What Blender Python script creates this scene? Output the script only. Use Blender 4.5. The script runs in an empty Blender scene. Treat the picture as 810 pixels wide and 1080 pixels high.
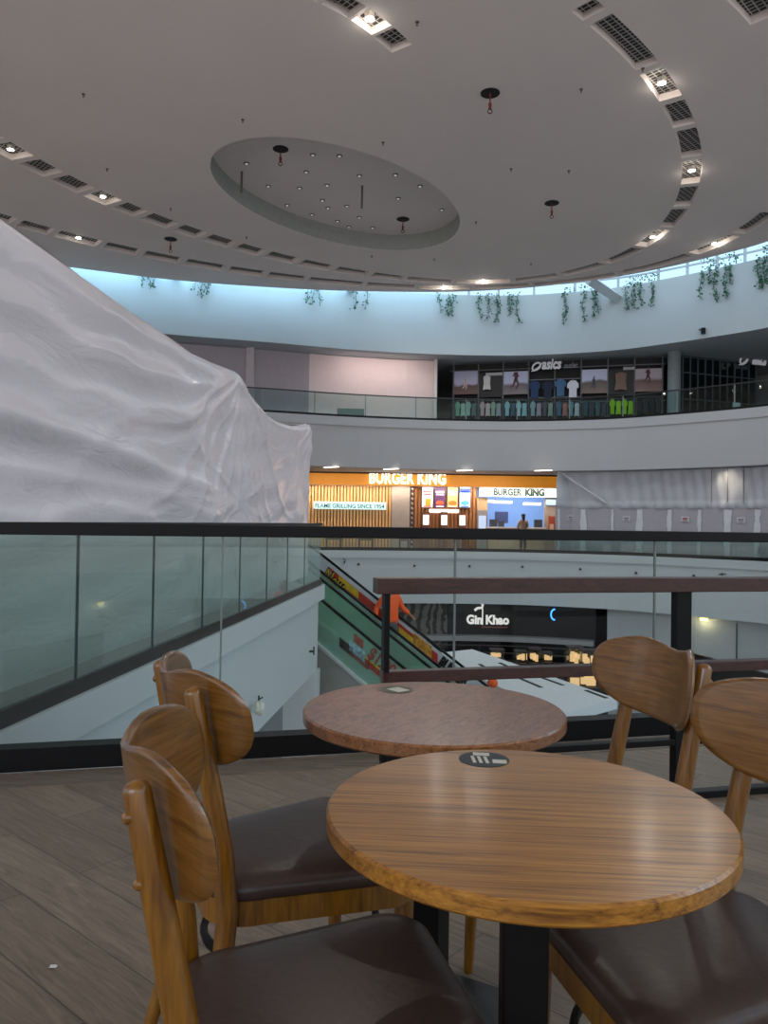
import bpy, bmesh, math, random
from math import sin, cos, pi, sqrt, atan2, radians
from mathutils import Vector, Matrix
C = bpy.context.scene.collection
sc = bpy.context.scene

# ------------------------------------------------------------------ camera
EYE = 1.17
cam_d = bpy.data.cameras.new('camera'); cam = bpy.data.objects.new('camera', cam_d); C.objects.link(cam)
cam_d.sensor_fit = 'HORIZONTAL'; cam_d.sensor_width = 36.0; cam_d.lens = 815.0 / 810.0 * 36.0
cam_d.clip_start = 0.05; cam_d.clip_end = 300
cam.matrix_world = Matrix.Translation((0, 0, EYE)) @ Matrix.Rotation(radians(90) + math.atan(11 / 815), 4, 'X') @ Matrix.Rotation(0.0155, 4, 'Z')
sc.camera = cam

# ------------------------------------------------------------------ world: soft daylight, bright above, dim below
w = bpy.data.worlds.new('world'); sc.world = w; w.use_nodes = True
nt = w.node_tree; nt.nodes.clear()
tc = nt.nodes.new('ShaderNodeTexCoord'); sp = nt.nodes.new('ShaderNodeSeparateXYZ'); cr = nt.nodes.new('ShaderNodeValToRGB')
bg = nt.nodes.new('ShaderNodeBackground'); ow = nt.nodes.new('ShaderNodeOutputWorld')
nt.links.new(tc.outputs['Generated'], sp.inputs[0]); nt.links.new(sp.outputs['Z'], cr.inputs[0])
nt.links.new(cr.outputs[0], bg.inputs[0]); nt.links.new(bg.outputs[0], ow.inputs[0])
e = cr.color_ramp.elements
e[0].position = 0.0; e[0].color = (0.315, 0.285, 0.270, 1)
e[1].position = 0.30; e[1].color = (0.30, 0.42, 0.52, 1)
x_ = e.new(0.16); x_.color = (0.25, 0.25, 0.26, 1)
bg.inputs[1].default_value = 3.05

def area(name, loc, size, energy, color, target=None, sizey=None, spread=pi):
    l = bpy.data.lights.new(name, 'AREA'); l.energy = energy; l.color = color; l.shape = 'RECTANGLE'
    l.size = size; l.size_y = sizey or size; l.spread = spread
    o = bpy.data.objects.new(name, l); C.objects.link(o); o.location = loc
    if target is not None:
        o.rotation_euler = (Vector(target) - Vector(loc)).to_track_quat('-Z', 'Y').to_euler()
    return o
# area lamps for daylight in the rooflight slot, plus fill lamps added out of view
for (ax, ay), (bx2, by2), en_, cl_ in [((-14.6, 26.1), (-11.3, 28.3), 120, (0.34, 0.72, 1.0)), ((-11.1, 28.4), (-6.6, 30.0), 125, (0.34, 0.72, 1.0)), ((-6.2, 29.8), (-2.0, 31.4), 90, (0.36, 0.73, 1.0)), ((-1.8, 31.5), (2.6, 32.3), 50, (0.4, 0.76, 1.0)), ((2.8, 32.3), (8.0, 31.6), 12, (0.5, 0.86, 1.0)), ((8.4, 31.4), (12.6, 28.2), 10, (0.55, 0.88, 1.0))]:
    m_ = Vector(((ax + bx2) / 2, (ay + by2) / 2, 11.35)); d_ = Vector((bx2 - ax, by2 - ay, 0)); L_ = d_.length; d_ /= L_; n_ = Vector((-d_.y, d_.x, 0))
    o_ = area('rooflight_slot', m_ - n_ * 0.35, L_, en_, cl_, None, 0.35)
    z_ = (Vector((0, 0, 1)) * 1.0 - n_ * 0.55).normalized(); x_2 = d_; y_ = z_.cross(x_2)
    o_.matrix_world = Matrix(((x_2.x, y_.x, z_.x, o_.location.x), (x_2.y, y_.y, z_.y, o_.location.y), (x_2.z, y_.z, z_.z, o_.location.z), (0, 0, 0, 1)))
area('added_fill', (-6, -8, 5.5), 9, 300, (0.93, 0.96, 1.0), (-1, 10, 1.0), 5)
area('added_fill', (12, 2, 7.5), 8, 330, (0.80, 0.90, 1.0), (2, 22, 3.5), 5)
sc.view_settings.view_transform = 'Standard'; sc.view_settings.look = 'None'
sc.view_settings.gamma = 1.0; sc.view_settings.exposure = 0.06; sc.view_settings.use_curve_mapping = False

# ------------------------------------------------------------------ materials
MATS = {}
def node_mat(name):
    m = bpy.data.materials.new(name); m.use_nodes = True
    return m, m.node_tree, m.node_tree.nodes['Principled BSDF']
def lin(c):
    return tuple((x / 255 / 12.92) if x / 255 <= 0.04045 else ((x / 255 + 0.055) / 1.055) ** 2.4 for x in c)
def plain(name, rgb, rough=0.6, metal=0.0, var=0.05, scale=6.0, bump=0.0, emit=0.0, spec=0.5, ecol=None):
    """rgb in 0..255 sRGB albedo; slight procedural mottling"""
    if name in MATS: return MATS[name]
    m, t, b = node_mat(name)
    c = lin(rgb)
    tcn = t.nodes.new('ShaderNodeTexCoord'); n = t.nodes.new('ShaderNodeTexNoise'); n.inputs['Scale'].default_value = scale; n.inputs['Detail'].default_value = 4
    r = t.nodes.new('ShaderNodeValToRGB'); t.links.new(tcn.outputs['Object'], n.inputs['Vector']); t.links.new(n.outputs['Fac'], r.inputs[0])
    r.color_ramp.elements[0].position = 0.3; r.color_ramp.elements[1].position = 0.7
    r.color_ramp.elements[0].color = (*[x * (1 - var) for x in c], 1); r.color_ramp.elements[1].color = (*[min(1, x * (1 + var)) for x in c], 1)
    t.links.new(r.outputs[0], b.inputs['Base Color'])
    b.inputs['Roughness'].default_value = rough; b.inputs['Metallic'].default_value = metal; b.inputs['Specular IOR Level'].default_value = spec
    if emit:
        b.inputs['Emission Color'].default_value = (*(lin(ecol) if ecol else c), 1); b.inputs['Emission Strength'].default_value = emit
    if bump:
        bn = t.nodes.new('ShaderNodeBump'); bn.inputs['Strength'].default_value = bump; bn.inputs['Distance'].default_value = 0.01
        t.links.new(n.outputs['Fac'], bn.inputs['Height']); t.links.new(bn.outputs[0], b.inputs['Normal'])
    MATS[name] = m
    return m
def wood(name, dark, mid, light, scale=(1.5, 28, 28), rough=0.35, coat=0.3, bump=0.08):
    if name in MATS: return MATS[name]
    m, t, b = node_mat(name)
    tcn = t.nodes.new('ShaderNodeTexCoord'); mp = t.nodes.new('ShaderNodeMapping'); mp.inputs['Scale'].default_value = scale
    t.links.new(tcn.outputs['Object'], mp.inputs['Vector'])
    n = t.nodes.new('ShaderNodeTexNoise'); n.inputs['Scale'].default_value = 1.6; n.inputs['Detail'].default_value = 8; n.inputs['Roughness'].default_value = 0.62; n.inputs['Distortion'].default_value = 0.9
    t.links.new(mp.outputs[0], n.inputs['Vector'])
    n2 = t.nodes.new('ShaderNodeTexNoise'); n2.inputs['Scale'].default_value = 7.0; n2.inputs['Detail'].default_value = 3
    t.links.new(mp.outputs[0], n2.inputs['Vector'])
    mx = t.nodes.new('ShaderNodeMix'); mx.data_type = 'FLOAT'; mx.inputs[0].default_value = 0.35
    t.links.new(n.outputs['Fac'], mx.inputs[2]); t.links.new(n2.outputs['Fac'], mx.inputs[3])
    r = t.nodes.new('ShaderNodeValToRGB'); t.links.new(mx.outputs[0], r.inputs[0])
    r.color_ramp.elements[0].position = 0.36; r.color_ramp.elements[0].color = (*lin(dark), 1)
    r.color_ramp.elements[1].position = 0.62; r.color_ramp.elements[1].color = (*lin(light), 1)
    q = r.color_ramp.elements.new(0.47); q.color = (*lin(mid), 1)
    t.links.new(r.outputs[0], b.inputs['Base Color']); b.inputs['Roughness'].default_value = rough
    b.inputs['Coat Weight'].default_value = coat; b.inputs['Coat Roughness'].default_value = 0.17
    bn = t.nodes.new('ShaderNodeBump'); bn.inputs['Strength'].default_value = bump; bn.inputs['Distance'].default_value = 0.004
    t.links.new(mx.outputs[0], bn.inputs['Height']); t.links.new(bn.outputs[0], b.inputs['Normal'])
    MATS[name] = m
    return m
def glass(name, tint, gloss=0.06, rough=0.02):
    if name in MATS: return MATS[name]
    m = bpy.data.materials.new(name); m.use_nodes = True; t = m.node_tree; t.nodes.clear()
    o = t.nodes.new('ShaderNodeOutputMaterial'); tr = t.nodes.new('ShaderNodeBsdfTransparent'); tr.inputs[0].default_value = (*lin(tint), 1)
    g = t.nodes.new('ShaderNodeBsdfGlossy'); g.inputs['Roughness'].default_value = rough
    g.inputs['Color'].default_value = (0.9, 0.95, 0.95, 1)
    fr = t.nodes.new('ShaderNodeFresnel'); fr.inputs[0].default_value = 1.35
    ad = t.nodes.new('ShaderNodeMath'); ad.operation = 'ADD'; ad.use_clamp = True; ad.inputs[1].default_value = gloss
    mx = t.nodes.new('ShaderNodeMixShader'); t.links.new(fr.outputs[0], ad.inputs[0]); t.links.new(ad.outputs[0], mx.inputs[0])
    t.links.new(tr.outputs[0], mx.inputs[1]); t.links.new(g.outputs[0], mx.inputs[2]); t.links.new(mx.outputs[0], o.inputs[0])
    MATS[name] = m
    return m
def emis(name, rgb, strength):
    if name in MATS: return MATS[name]
    m, t, b = node_mat(name)
    b.inputs['Base Color'].default_value = (*[0.5 * c for c in lin(rgb)], 1); b.inputs['Emission Color'].default_value = (*lin(rgb), 1); b.inputs['Emission Strength'].default_value = strength
    MATS[name] = m
    return m

WHITE = plain('white_paint', (198, 203, 205), 0.7, var=0.02, scale=0.6)
CEIL = plain('ceiling_plaster', (232, 221, 216), 0.85, var=0.03, scale=0.35)
DARKIN = plain('black_void', (18, 18, 20), 0.7)
BLACK = plain('black_powder_coat', (10, 9, 10), 0.42, var=0.1, scale=20, spec=0.25)
CHAIRW = wood('golden_oak_varnish', (98, 60, 6), (124, 78, 10), (144, 95, 18), (24, 24, 2.2), rough=0.30, coat=0.6, bump=0.04)
BOARDW = wood('bent_oak_ply', (82, 50, 14), (112, 72, 24), (134, 90, 38), (2.0, 2.6, 42), rough=0.30, coat=0.6, bump=0.05)
TOPW = wood('oak_table_top', (100, 60, 14), (154, 100, 30), (186, 128, 46), (1.2, 46, 46), rough=0.34, coat=0.4, bump=0.15)
TOPW2 = wood('walnut_table_top', (98, 58, 28), (134, 84, 46), (160, 106, 64), (14, 40, 40), rough=0.30, coat=0.6, bump=0.3)
LEATHER = plain('brown_leatherette', (66, 50, 44), 0.34, var=0.12, scale=60, bump=0.06)
RAILW = wood('dark_mahogany', (40, 20, 18), (58, 30, 26), (70, 38, 32), (1.5, 30, 30), rough=0.35, coat=0.3)
GCLEAR = glass('clear_glass', (240, 248, 246), 0.0)
GGREEN = glass('green_tinted_glass', (212, 226, 219), 0.05)
GFAR = glass('far_railing_glass', (205, 225, 222), 0.02)
GESC = glass('green_escalator_glass', (170, 220, 195), 0.03)
_t = GESC.node_tree; _o = [n for n in _t.nodes if n.type == 'OUTPUT_MATERIAL'][0]; _m = _o.inputs[0].links[0].from_node
_d = _t.nodes.new('ShaderNodeBsdfDiffuse'); _d.inputs[0].default_value = (*lin((158, 202, 182)), 1); _x = _t.nodes.new('ShaderNodeMixShader'); _x.inputs[0].default_value = 0.55
_t.links.new(_m.outputs[0], _x.inputs[1]); _t.links.new(_d.outputs[0], _x.inputs[2]); _t.links.new(_x.outputs[0], _o.inputs[0])
SEAL = plain('glass_edge', (120, 130, 128), 0.3)
SEALD = plain('dark_glass_edge', (50, 66, 62), 0.4)
_t = GGREEN.node_tree; _o = [n for n in _t.nodes if n.type == 'OUTPUT_MATERIAL'][0]; _m = _o.inputs[0].links[0].from_node
_d = _t.nodes.new('ShaderNodeBsdfDiffuse'); _d.inputs[0].default_value = (*lin((190, 210, 202)), 1); _x = _t.nodes.new('ShaderNodeMixShader'); _x.inputs[0].default_value = 0.24
_t.links.new(_m.outputs[0], _x.inputs[1]); _t.links.new(_d.outputs[0], _x.inputs[2]); _t.links.new(_x.outputs[0], _o.inputs[0])
STEEL = plain('brushed_steel', (150, 150, 148), 0.4, metal=0.3, var=0.08, scale=3)
ORANGE = plain('orange_fabric', (240, 92, 24), 0.7)

# ------------------------------------------------------------------ helpers
class MB:
    def __init__(s): s.v = []; s.f = []; s.mi = []
    def add(s, vs, fs, mi=0):
        k = len(s.v); s.v += [tuple(p) for p in vs]; s.f += [tuple(i + k for i in q) for q in fs]; s.mi += [mi] * len(fs); return s
    def box(s, c, d, rz=0.0, mi=0, M=None):
        hx, hy, hz = d[0] / 2, d[1] / 2, d[2] / 2; ca, sa = cos(rz), sin(rz); vs = []
        for z in (-hz, hz):
            for x, y in ((-hx, -hy), (hx, -hy), (hx, hy), (-hx, hy)):
                p = Vector((x * ca - y * sa, x * sa + y * ca, z))
                if M: p = M @ p
                vs.append((c[0] + p.x, c[1] + p.y, c[2] + p.z))
        return s.add(vs, [(3, 2, 1, 0), (4, 5, 6, 7), (0, 1, 5, 4), (1, 2, 6, 5), (2, 3, 7, 6), (3, 0, 4, 7)], mi)
    def slab(s, p, q, z0, z1, t, mi=0, off=0.0):
        """upright board from plan point p to q, thickness t, shifted off along left normal"""
        d = Vector((q[0] - p[0], q[1] - p[1])); L = d.length; d /= L; n = Vector((-d.y, d.x))
        c = Vector(p[:2]) + d * L / 2 + n * off
        return s.box((c.x, c.y, (z0 + z1) / 2), (L, t, z1 - z0), atan2(d.y, d.x), mi)
    def tube(s, pts, rad, n=12, mi=0, cap=True, flat=1.0, roundtop=False):
        pts = [Vector(p) for p in pts]; R = rad if isinstance(rad, (list, tuple)) else [rad] * len(pts)
        R = list(R)
        if roundtop:
            d = (pts[-1] - pts[-2]).normalized(); r = R[-1]
            for a in (30, 55, 75): pts.append(pts[len(pts) - 1] + d * r * 0.001 if 0 else pts[-1]); pts[-1] = pts[-1].copy(); R.append(r * cos(radians(a)))
            base = pts[-4].copy()
            for k, a in enumerate((30, 55, 75)): pts[-3 + k] = base + d * r * sin(radians(a)) * 0.8
        k0 = len(s.v); up = Vector((0, 0, 1)); prev = None
        for i, p in enumerate(pts):
            d = (pts[min(i + 1, len(pts) - 1)] - pts[max(i - 1, 0)]).normalized()
            if prev is None:
                a = d.orthogonal().normalized() if abs(d.z) > 0.9 else d.cross(up).normalized()
                if abs(d.z) > 0.9: a = (Vector((0, 1, 0)) - d * d.y).normalized()
            else: a = (prev - d * prev.dot(d)).normalized()
            prev = a; b = d.cross(a)
            for j in range(n):
                t = 2 * pi * j / n; s.v.append(tuple(p + a * (R[i] * cos(t)) + b * (R[i] * flat * sin(t))))
        for i in range(len(pts) - 1):
            for j in range(n):
                q = k0 + i * n; s.f.append((q + j, q + (j + 1) % n, q + n + (j + 1) % n, q + n + j)); s.mi.append(mi)
        if cap:
            s.f.append(tuple(k0 + j for j in range(n))[::-1]); s.mi.append(mi)
            q = k0 + (len(pts) - 1) * n; s.f.append(tuple(q + j for j in range(n))); s.mi.append(mi)
        return s
    def lathe(s, prof, c=(0, 0, 0), n=48, mi=0):
        k0 = len(s.v)
        for r, z in prof:
            for j in range(n): t = 2 * pi * j / n; s.v.append((c[0] + r * cos(t), c[1] + r * sin(t), c[2] + z))
        for i in range(len(prof) - 1):
            for j in range(n):
                q = k0 + i * n; s.f.append((q + j, q + (j + 1) % n, q + n + (j + 1) % n, q + n + j)); s.mi.append(mi)
        s.f.append(tuple(k0 + j for j in range(n))[::-1]); s.mi.append(mi)
        q = k0 + (len(prof) - 1) * n; s.f.append(tuple(q + j for j in range(n))); s.mi.append(mi)
        return s
    def build(s, name, mat, parent=None, smooth=False, bevel=0.0, label=None, angle=40):
        me = bpy.data.meshes.new(name); me.from_pydata(s.v, [], s.f)
        for m in (mat if isinstance(mat, (list, tuple)) else [mat]): me.materials.append(m)
        me.polygons.foreach_set('material_index', s.mi); me.update()
        o = bpy.data.objects.new(name, me); C.objects.link(o)
        if parent: o.parent = parent
        if bevel:
            md = o.modifiers.new('bevel', 'BEVEL'); md.width = bevel; md.segments = 2; md.limit_method = 'ANGLE'; md.angle_limit = radians(40)
        if smooth:
            for p in me.polygons: p.use_smooth = True
            try: me.set_sharp_from_angle(angle=radians(angle))
            except Exception: pass
        if label: o['label'] = label
        return o
def struct(o): o['kind'] = 'structure'; return o
def tag(o, label, cat, group=None):
    o['label'] = label; o['category'] = cat
    if group: o['group'] = group
    return o
def thing(name, label, cat, loc=(0, 0, 0), rz=0.0, group=None):
    o = bpy.data.objects.new(name, None); C.objects.link(o); o.location = loc; o.rotation_euler = (0, 0, rz); o.empty_display_size = 0.1
    return tag(o, label, cat, group)
def kids(o): return [c for c in bpy.data.objects if c.parent == o]
def copy_tree(o, parent=None):
    c = o.copy(); C.objects.link(c); c.parent = parent
    for k in kids(o): copy_tree(k, c)
    return c
def text(name, s, size, mat, parent, loc, rot=(pi / 2, 0, 0), ext=0.02, bold=0.0, shear=0.0, align='LEFT', sx=1.0, space=1.0, label=None):
    cu = bpy.data.curves.new('t', 'FONT'); cu.body = s; cu.size = size; cu.extrude = ext; cu.offset = bold; cu.shear = shear; cu.align_x = align; cu.space_character = space
    cu.resolution_u = 3
    o = bpy.data.objects.new('t', cu); C.objects.link(o)
    me = bpy.data.meshes.new_from_object(o.evaluated_get(bpy.context.evaluated_depsgraph_get())); me.name = name
    bpy.data.objects.remove(o); bpy.data.curves.remove(cu)
    me.materials.clear(); me.materials.append(mat)
    ob = bpy.data.objects.new(name, me); C.objects.link(ob); ob.location = loc; ob.rotation_euler = rot; ob.scale = (sx, 1, 1)
    if parent: ob.parent = parent
    if label: ob['label'] = label
    return ob
def spline(P, n=8, closed=False):
    """Catmull-Rom through plan points"""
    P = [Vector(p) for p in P]; N = len(P); out = []
    for i in range(N if closed else N - 1):
        g = lambda k: P[k % N] if closed else P[max(0, min(N - 1, k))]
        a, b, c, d = g(i - 1), g(i), g(i + 1), g(i + 2)
        for j in range(n):
            t = j / n; out.append(0.5 * ((2 * b) + (c - a) * t + (2 * a - 5 * b + 4 * c - d) * t * t + (3 * b - a - 3 * c + d) * t ** 3))
    if not closed: out.append(P[-1].copy())
    return out
def normals(P):
    """left normals of an open plan polyline"""
    r = []
    for i in range(len(P)):
        d = (P[min(i + 1, len(P) - 1)] - P[max(i - 1, 0)]).normalized(); r.append(Vector((-d.y, d.x)))
    return r
def sweep(mb, P, prof, closed=True, mi=0):
    """profile [(offset along left normal, z)] swept along plan polyline"""
    N = normals(P); k0 = len(mb.v); m = len(prof)
    for p, n in zip(P, N):
        for o, z in prof: mb.v.append((p.x + n.x * o, p.y + n.y * o, z))
    for i in range(len(P) - 1):
        for j in range(m if closed else m - 1):
            a = k0 + i * m + j; b = k0 + i * m + (j + 1) % m
            mb.f.append((a, a + m, b + m, b)); mb.mi.append(mi)
    if closed:
        mb.f.append(tuple(k0 + j for j in range(m))); mb.mi.append(mi)
        q = k0 + (len(P) - 1) * m; mb.f.append(tuple(q + j for j in range(m))[::-1]); mb.mi.append(mi)
    return mb
def part_of(P, x0, x1):
    return [p for p in P if x0 <= p.x <= x1]
def pip(p, poly):
    r = False; j = len(poly) - 1
    for i in range(len(poly)):
        a, b = poly[i], poly[j]
        if (a[1] > p[1]) != (b[1] > p[1]) and p[0] < (b[0] - a[0]) * (p[1] - a[1]) / (b[1] - a[1]) + a[0]: r = not r
        j = i
    return r
def sheet(outer, holes, z):
    """flat polygon with holes as (verts, faces)"""
    bm = bmesh.new(); es = []
    for loop in [outer] + holes:
        vs = [bm.verts.new((p[0], p[1], z)) for p in loop]
        for i in range(len(vs)): es.append(bm.edges.new((vs[i], vs[(i + 1) % len(vs)])))
    bmesh.ops.triangle_fill(bm, use_beauty=True, use_dissolve=False, edges=es, normal=(0, 0, 1))
    bad = [f for f in bm.faces if any(pip(f.calc_center_median(), h) for h in holes) or not pip(f.calc_center_median(), outer)]
    if bad: bmesh.ops.delete(bm, geom=bad, context='FACES_ONLY')
    bm.verts.index_update()
    v = [tuple(q.co) for q in bm.verts]; f = [tuple(q.index for q in g.verts) for g in bm.faces]
    bm.free(); return v, f
def merge(a, x, y): return tuple(p + q for p, q in zip(x, y))

# photo ray -> world point helpers, used only to read positions off for real places
_F = cam.matrix_world.to_3x3() @ Vector((0, 0, -1)); _R = cam.matrix_world.to_3x3() @ Vector((1, 0, 0)); _U = cam.matrix_world.to_3x3() @ Vector((0, 1, 0))
def ray(x, y): return _F + _R * ((x - 405) / 815) + _U * ((540 - y) / 815)
def atz(x, y, z): v = ray(x, y); return Vector((0, 0, EYE)) + v * ((z - EYE) / v.z)
def aty(x, y, Y): v = ray(x, y); return Vector((0, 0, EYE)) + v * (Y / v.y)
def online(x, y, p, q):
    v = ray(x, y); n = Vector((-(q[1] - p[1]), q[0] - p[0])); t = (n.x * p[0] + n.y * p[1]) / (n.x * v.x + n.y * v.y)
    return Vector((0, 0, EYE)) + v * t

# ------------------------------------------------------------------ plan of the atrium
E_raw = [(-18.6, 22.4), (-15.2, 25.9), (-11.7, 28.3), (-8.3, 29.75), (-4.7, 30.8), (-1.7, 31.8), (1.1, 32.4), (3.7, 32.6), (6.1, 32.4), (9.0, 31.4), (10.9, 30.0), (12.4, 28.6), (13.6, 27.2), (15.3, 24.2), (16.2, 20), (15.8, 15.5)]
EDGE = spline(E_raw, 6)                       # runs left to right seen from the camera: left normal points outward
N0, N1 = Vector((-1.73, 3.53)), Vector((1.60, 4.345))   # near balustrade line
nd = (N1 - N0).normalized()
W0, W1 = Vector((-2.12, 4.27)), Vector((-1.17, 14.35))   # left wing balustrade line
wd = (W1 - W0).normalized()
H1, H2b, H2, H3b, H3, HC = 0.0, 3.43, 5.5, 8.3, 10.85, 10.1
KC = (HC - EYE) / 9.33

# ------------------------------------------------------------------ floors
def floor_mat():
    m, t, b = node_mat('grey_oak_planks')
    tcn = t.nodes.new('ShaderNodeTexCoord'); mp = t.nodes.new('ShaderNodeMapping'); mp.inputs['Rotation'].default_value = (0, 0, radians(40))
    t.links.new(tcn.outputs['Object'], mp.inputs['Vector'])
    br = t.nodes.new('ShaderNodeTexBrick'); br.inputs['Scale'].default_value = 1.0; br.inputs['Brick Width'].default_value = 1.2; br.inputs['Row Height'].default_value = 0.19
    br.inputs['Mortar Size'].default_value = 0.002; br.inputs['Color1'].default_value = (*lin((148, 132, 114)), 1); br.inputs['Color2'].default_value = (*lin((128, 114, 98)), 1)
    br.inputs['Mortar'].default_value = (*lin((86, 76, 66)), 1); br.offset = 0.4
    t.links.new(mp.outputs[0], br.inputs['Vector'])
    m2 = t.nodes.new('ShaderNodeMapping'); m2.inputs['Scale'].default_value = (3, 34, 1); t.links.new(mp.outputs[0], m2.inputs['Vector'])
    n = t.nodes.new('ShaderNodeTexNoise'); n.inputs['Scale'].default_value = 1.3; n.inputs['Detail'].default_value = 9; n.inputs['Distortion'].default_value = 1.2; n.inputs['Roughness'].default_value = 0.7; t.links.new(m2.outputs[0], n.inputs['Vector'])
    r = t.nodes.new('ShaderNodeValToRGB'); r.color_ramp.elements[0].position = 0.34; r.color_ramp.elements[1].position = 0.7
    r.color_ramp.elements[0].color = (0.45, 0.43, 0.42, 1); r.color_ramp.elements[1].color = (1.15, 1.12, 1.1, 1); t.links.new(n.outputs['Fac'], r.inputs[0])
    mx = t.nodes.new('ShaderNodeMix'); mx.data_type = 'RGBA'; mx.blend_type = 'MULTIPLY'; mx.inputs[0].default_value = 0.8
    t.links.new(br.outputs['Color'], mx.inputs[6]); t.links.new(r.outputs[0], mx.inputs[7]); t.links.new(mx.outputs[2], b.inputs['Base Color'])
    b.inputs['Roughness'].default_value = 0.42
    bn = t.nodes.new('ShaderNodeBump'); bn.inputs['Strength'].default_value = 0.15; bn.inputs['Distance'].default_value = 0.004; t.links.new(n.outputs['Fac'], bn.inputs['Height']); t.links.new(bn.outputs[0], b.inputs['Normal'])
    return m
FLOORM = floor_mat()
TILEM = plain('pale_floor_tile', (150, 152, 156), 0.3, var=0.05, scale=1)
open1 = [tuple(N0 - nd * 0.22), tuple(N1), (4.0, 4.95), (9, 7), (13.5, 11)] + [tuple(p) for p in EDGE[::-1] if p.x > -11] + [(-11.2, 24.5), (-9, 20.5), (-3.9, 18.9), (-3.0, 16.2), tuple(W1 + wd * 0.15 + Vector((-0.45, 0))), tuple(W1 + wd * 0.15), tuple(W0 - wd * 0.6)]
outer1 = [(-26, -10), (24, -10), (26, 46), (-26, 46)]
v, f = sheet(outer1, [open1], 0.0)
struct(MB().add(v, f).build('floor', FLOORM))
bn_ = Vector((-nd.y, nd.x)); struct(MB().slab(N0 - nd * 2 - bn_ * 0.13, N1 + nd * 3 - bn_ * 0.13, -0.01, 0.003, 0.17).build('trim_6', wood('border_plank', (84, 74, 64), (108, 97, 85), (126, 114, 100), (2, 20, 20), rough=0.45, coat=0.0)))
# fascia below the far edge, the left wing edge and the near edge
def fascia_strip(P, zt, zb, nose=0.3, back=0.05):
    mb = MB()
    return sweep(mb, P, [(-0.06, zt - 0.004), (-0.06, zt - nose), (0.0, zt - nose), (0.0, zb), (0.6, zb), (0.6, zt - 0.004)])
struct(fascia_strip(EDGE, 0, -2.2, 0.32).build('trim_1', WHITE))
lw = [W0 - wd * 0.6, W0 + wd * 3, W0 + wd * 6, W1 + wd * 0.15]
struct(sweep(MB(), lw, [(-0.07, -0.004), (-0.07, -0.27), (0.05, -0.27), (0.05, -1.6), (1.2, -1.6), (1.2, -0.004)]).build('trim_2', WHITE))
struct(MB().box((W1.x - 0.30, W1.y + 0.0, -3.55), (0.62, 0.6, 3.9)).build('trim_3', WHITE))           # white pier under the wing corner
struct(sweep(MB(), [N1 + nd * 6, N1, N0 - nd * 0.2], [(0.0, -0.004), (0.0, -1.0), (1.0, -1.0), (1.0, -0.004)]).build('trim_4', WHITE))
# lower ground floor and its walls
struct(MB().box((0, 22, -5.6), (60, 60, 0.2)).build('floor.001', TILEM))
B_wall = [p for p in EDGE if p.x > 8.9]
mbw = sweep(MB(), B_wall, [(0.55, -2.15), (0.55, -5.5), (0.75, -5.5), (0.75, -2.15)])
struct(mbw.build('wall_right', plain('grey_white_board', (188, 192, 194), 0.7, var=0.02)))
mbl = sweep(MB(), [p for p in EDGE if p.x < 0.9], [(4.5, -1.9), (4.5, -5.5), (4.7, -5.5), (4.7, -1.9)])
struct(mbl.build('wall_left', plain('lower_wall_grey', (120, 120, 118), 0.7)))

# upper gallery slabs (floor of second level, fascia of third level)
struct(sweep(MB(), EDGE, [(-0.04, H2), (-0.04, H2 - 0.36), (0, H2 - 0.36), (0, H2b), (9, H2b), (9, H2)]).build('floor.002', plain('gallery_white', (180, 179, 181), 0.7, var=0.02, scale=0.5)))
struct(sweep(MB(), EDGE, [(0, H3), (0, H3b), (9, H3b), (9, H3b + 0.4), (0.45, H3b + 0.5), (0.45, H3 - 0.15), (0.25, H3 - 0.15), (0.25, H3)]).build('wall_far', plain('upper_fascia_white', (178, 182, 184), 0.75, var=0.02, scale=0.4)))
struct(sweep(MB(), EDGE, [(9, -5.5), (9, 10.6), (9.2, 10.6), (9.2, -5.5)]).build('wall_back', plain('back_wall_grey', (150, 148, 146), 0.8)))

# ------------------------------------------------------------------ ceiling with its oval grooves
def ellipse_pts(c, a, b, th, n=720):
    return [Vector((c[0] + a * cos(t) * cos(th) - b * sin(t) * sin(th), c[1] + a * cos(t) * sin(th) + b * sin(t) * cos(th))) for t in [2 * pi * i / n for i in range(n)]]
G1 = [p * KC for p in ellipse_pts((-0.824, 20.003), 11.296, 7.466, 0.8161)]
G2 = [p * KC for p in ellipse_pts((-2.158, 19.537), 9.794, 14.231, -1.0819)]
REC = [p * KC for p in ellipse_pts((-1.278, 22.493), 2.76, 4.396, -0.6837, 72)]
cells = []          # (hole outline, centre line, name of groove, lit)
def near_idx(G, x, y):
    p = atz(x, y, HC).xy; return min(range(len(G)), key=lambda i: (G[i] - p).length)
def make_cells(G, px, which, lit, gap=0.10):
    idx = [near_idx(G, *p) for p in px]
    for k in range(len(idx) - 1):
        i, j = idx[k], idx[k + 1]; n = len(G)
        d = (j - i) % n
        if d > n / 2: i, j = j, i; d = (j - i) % n
        if d < 2: continue
        seg = [G[(i + q) % n] for q in range(d + 1)]
        L = sum((seg[q + 1] - seg[q]).length for q in range(d))
        m = 8; line = []
        for q in range(m + 1):
            s_ = gap + (L - 2 * gap) * q / m; acc = 0
            for r in range(d):
                l = (seg[r + 1] - seg[r]).length
                if acc + l >= s_ or r == d - 1: line.append(seg[r] + (seg[r + 1] - seg[r]) * ((s_ - acc) / l)); break
                acc += l
        N = normals(line); hw = [0.23 + 0.13 * max(0, min(1, (2 - p.x) / 6)) for p in line]
        hole = [p + nn * h_ for p, nn, h_ in zip(line, N, hw)] + [p - nn * h_ for p, nn, h_ in zip(line[::-1], N[::-1], hw[::-1])]
        cells.append((hole, line, which, k in lit))
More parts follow.
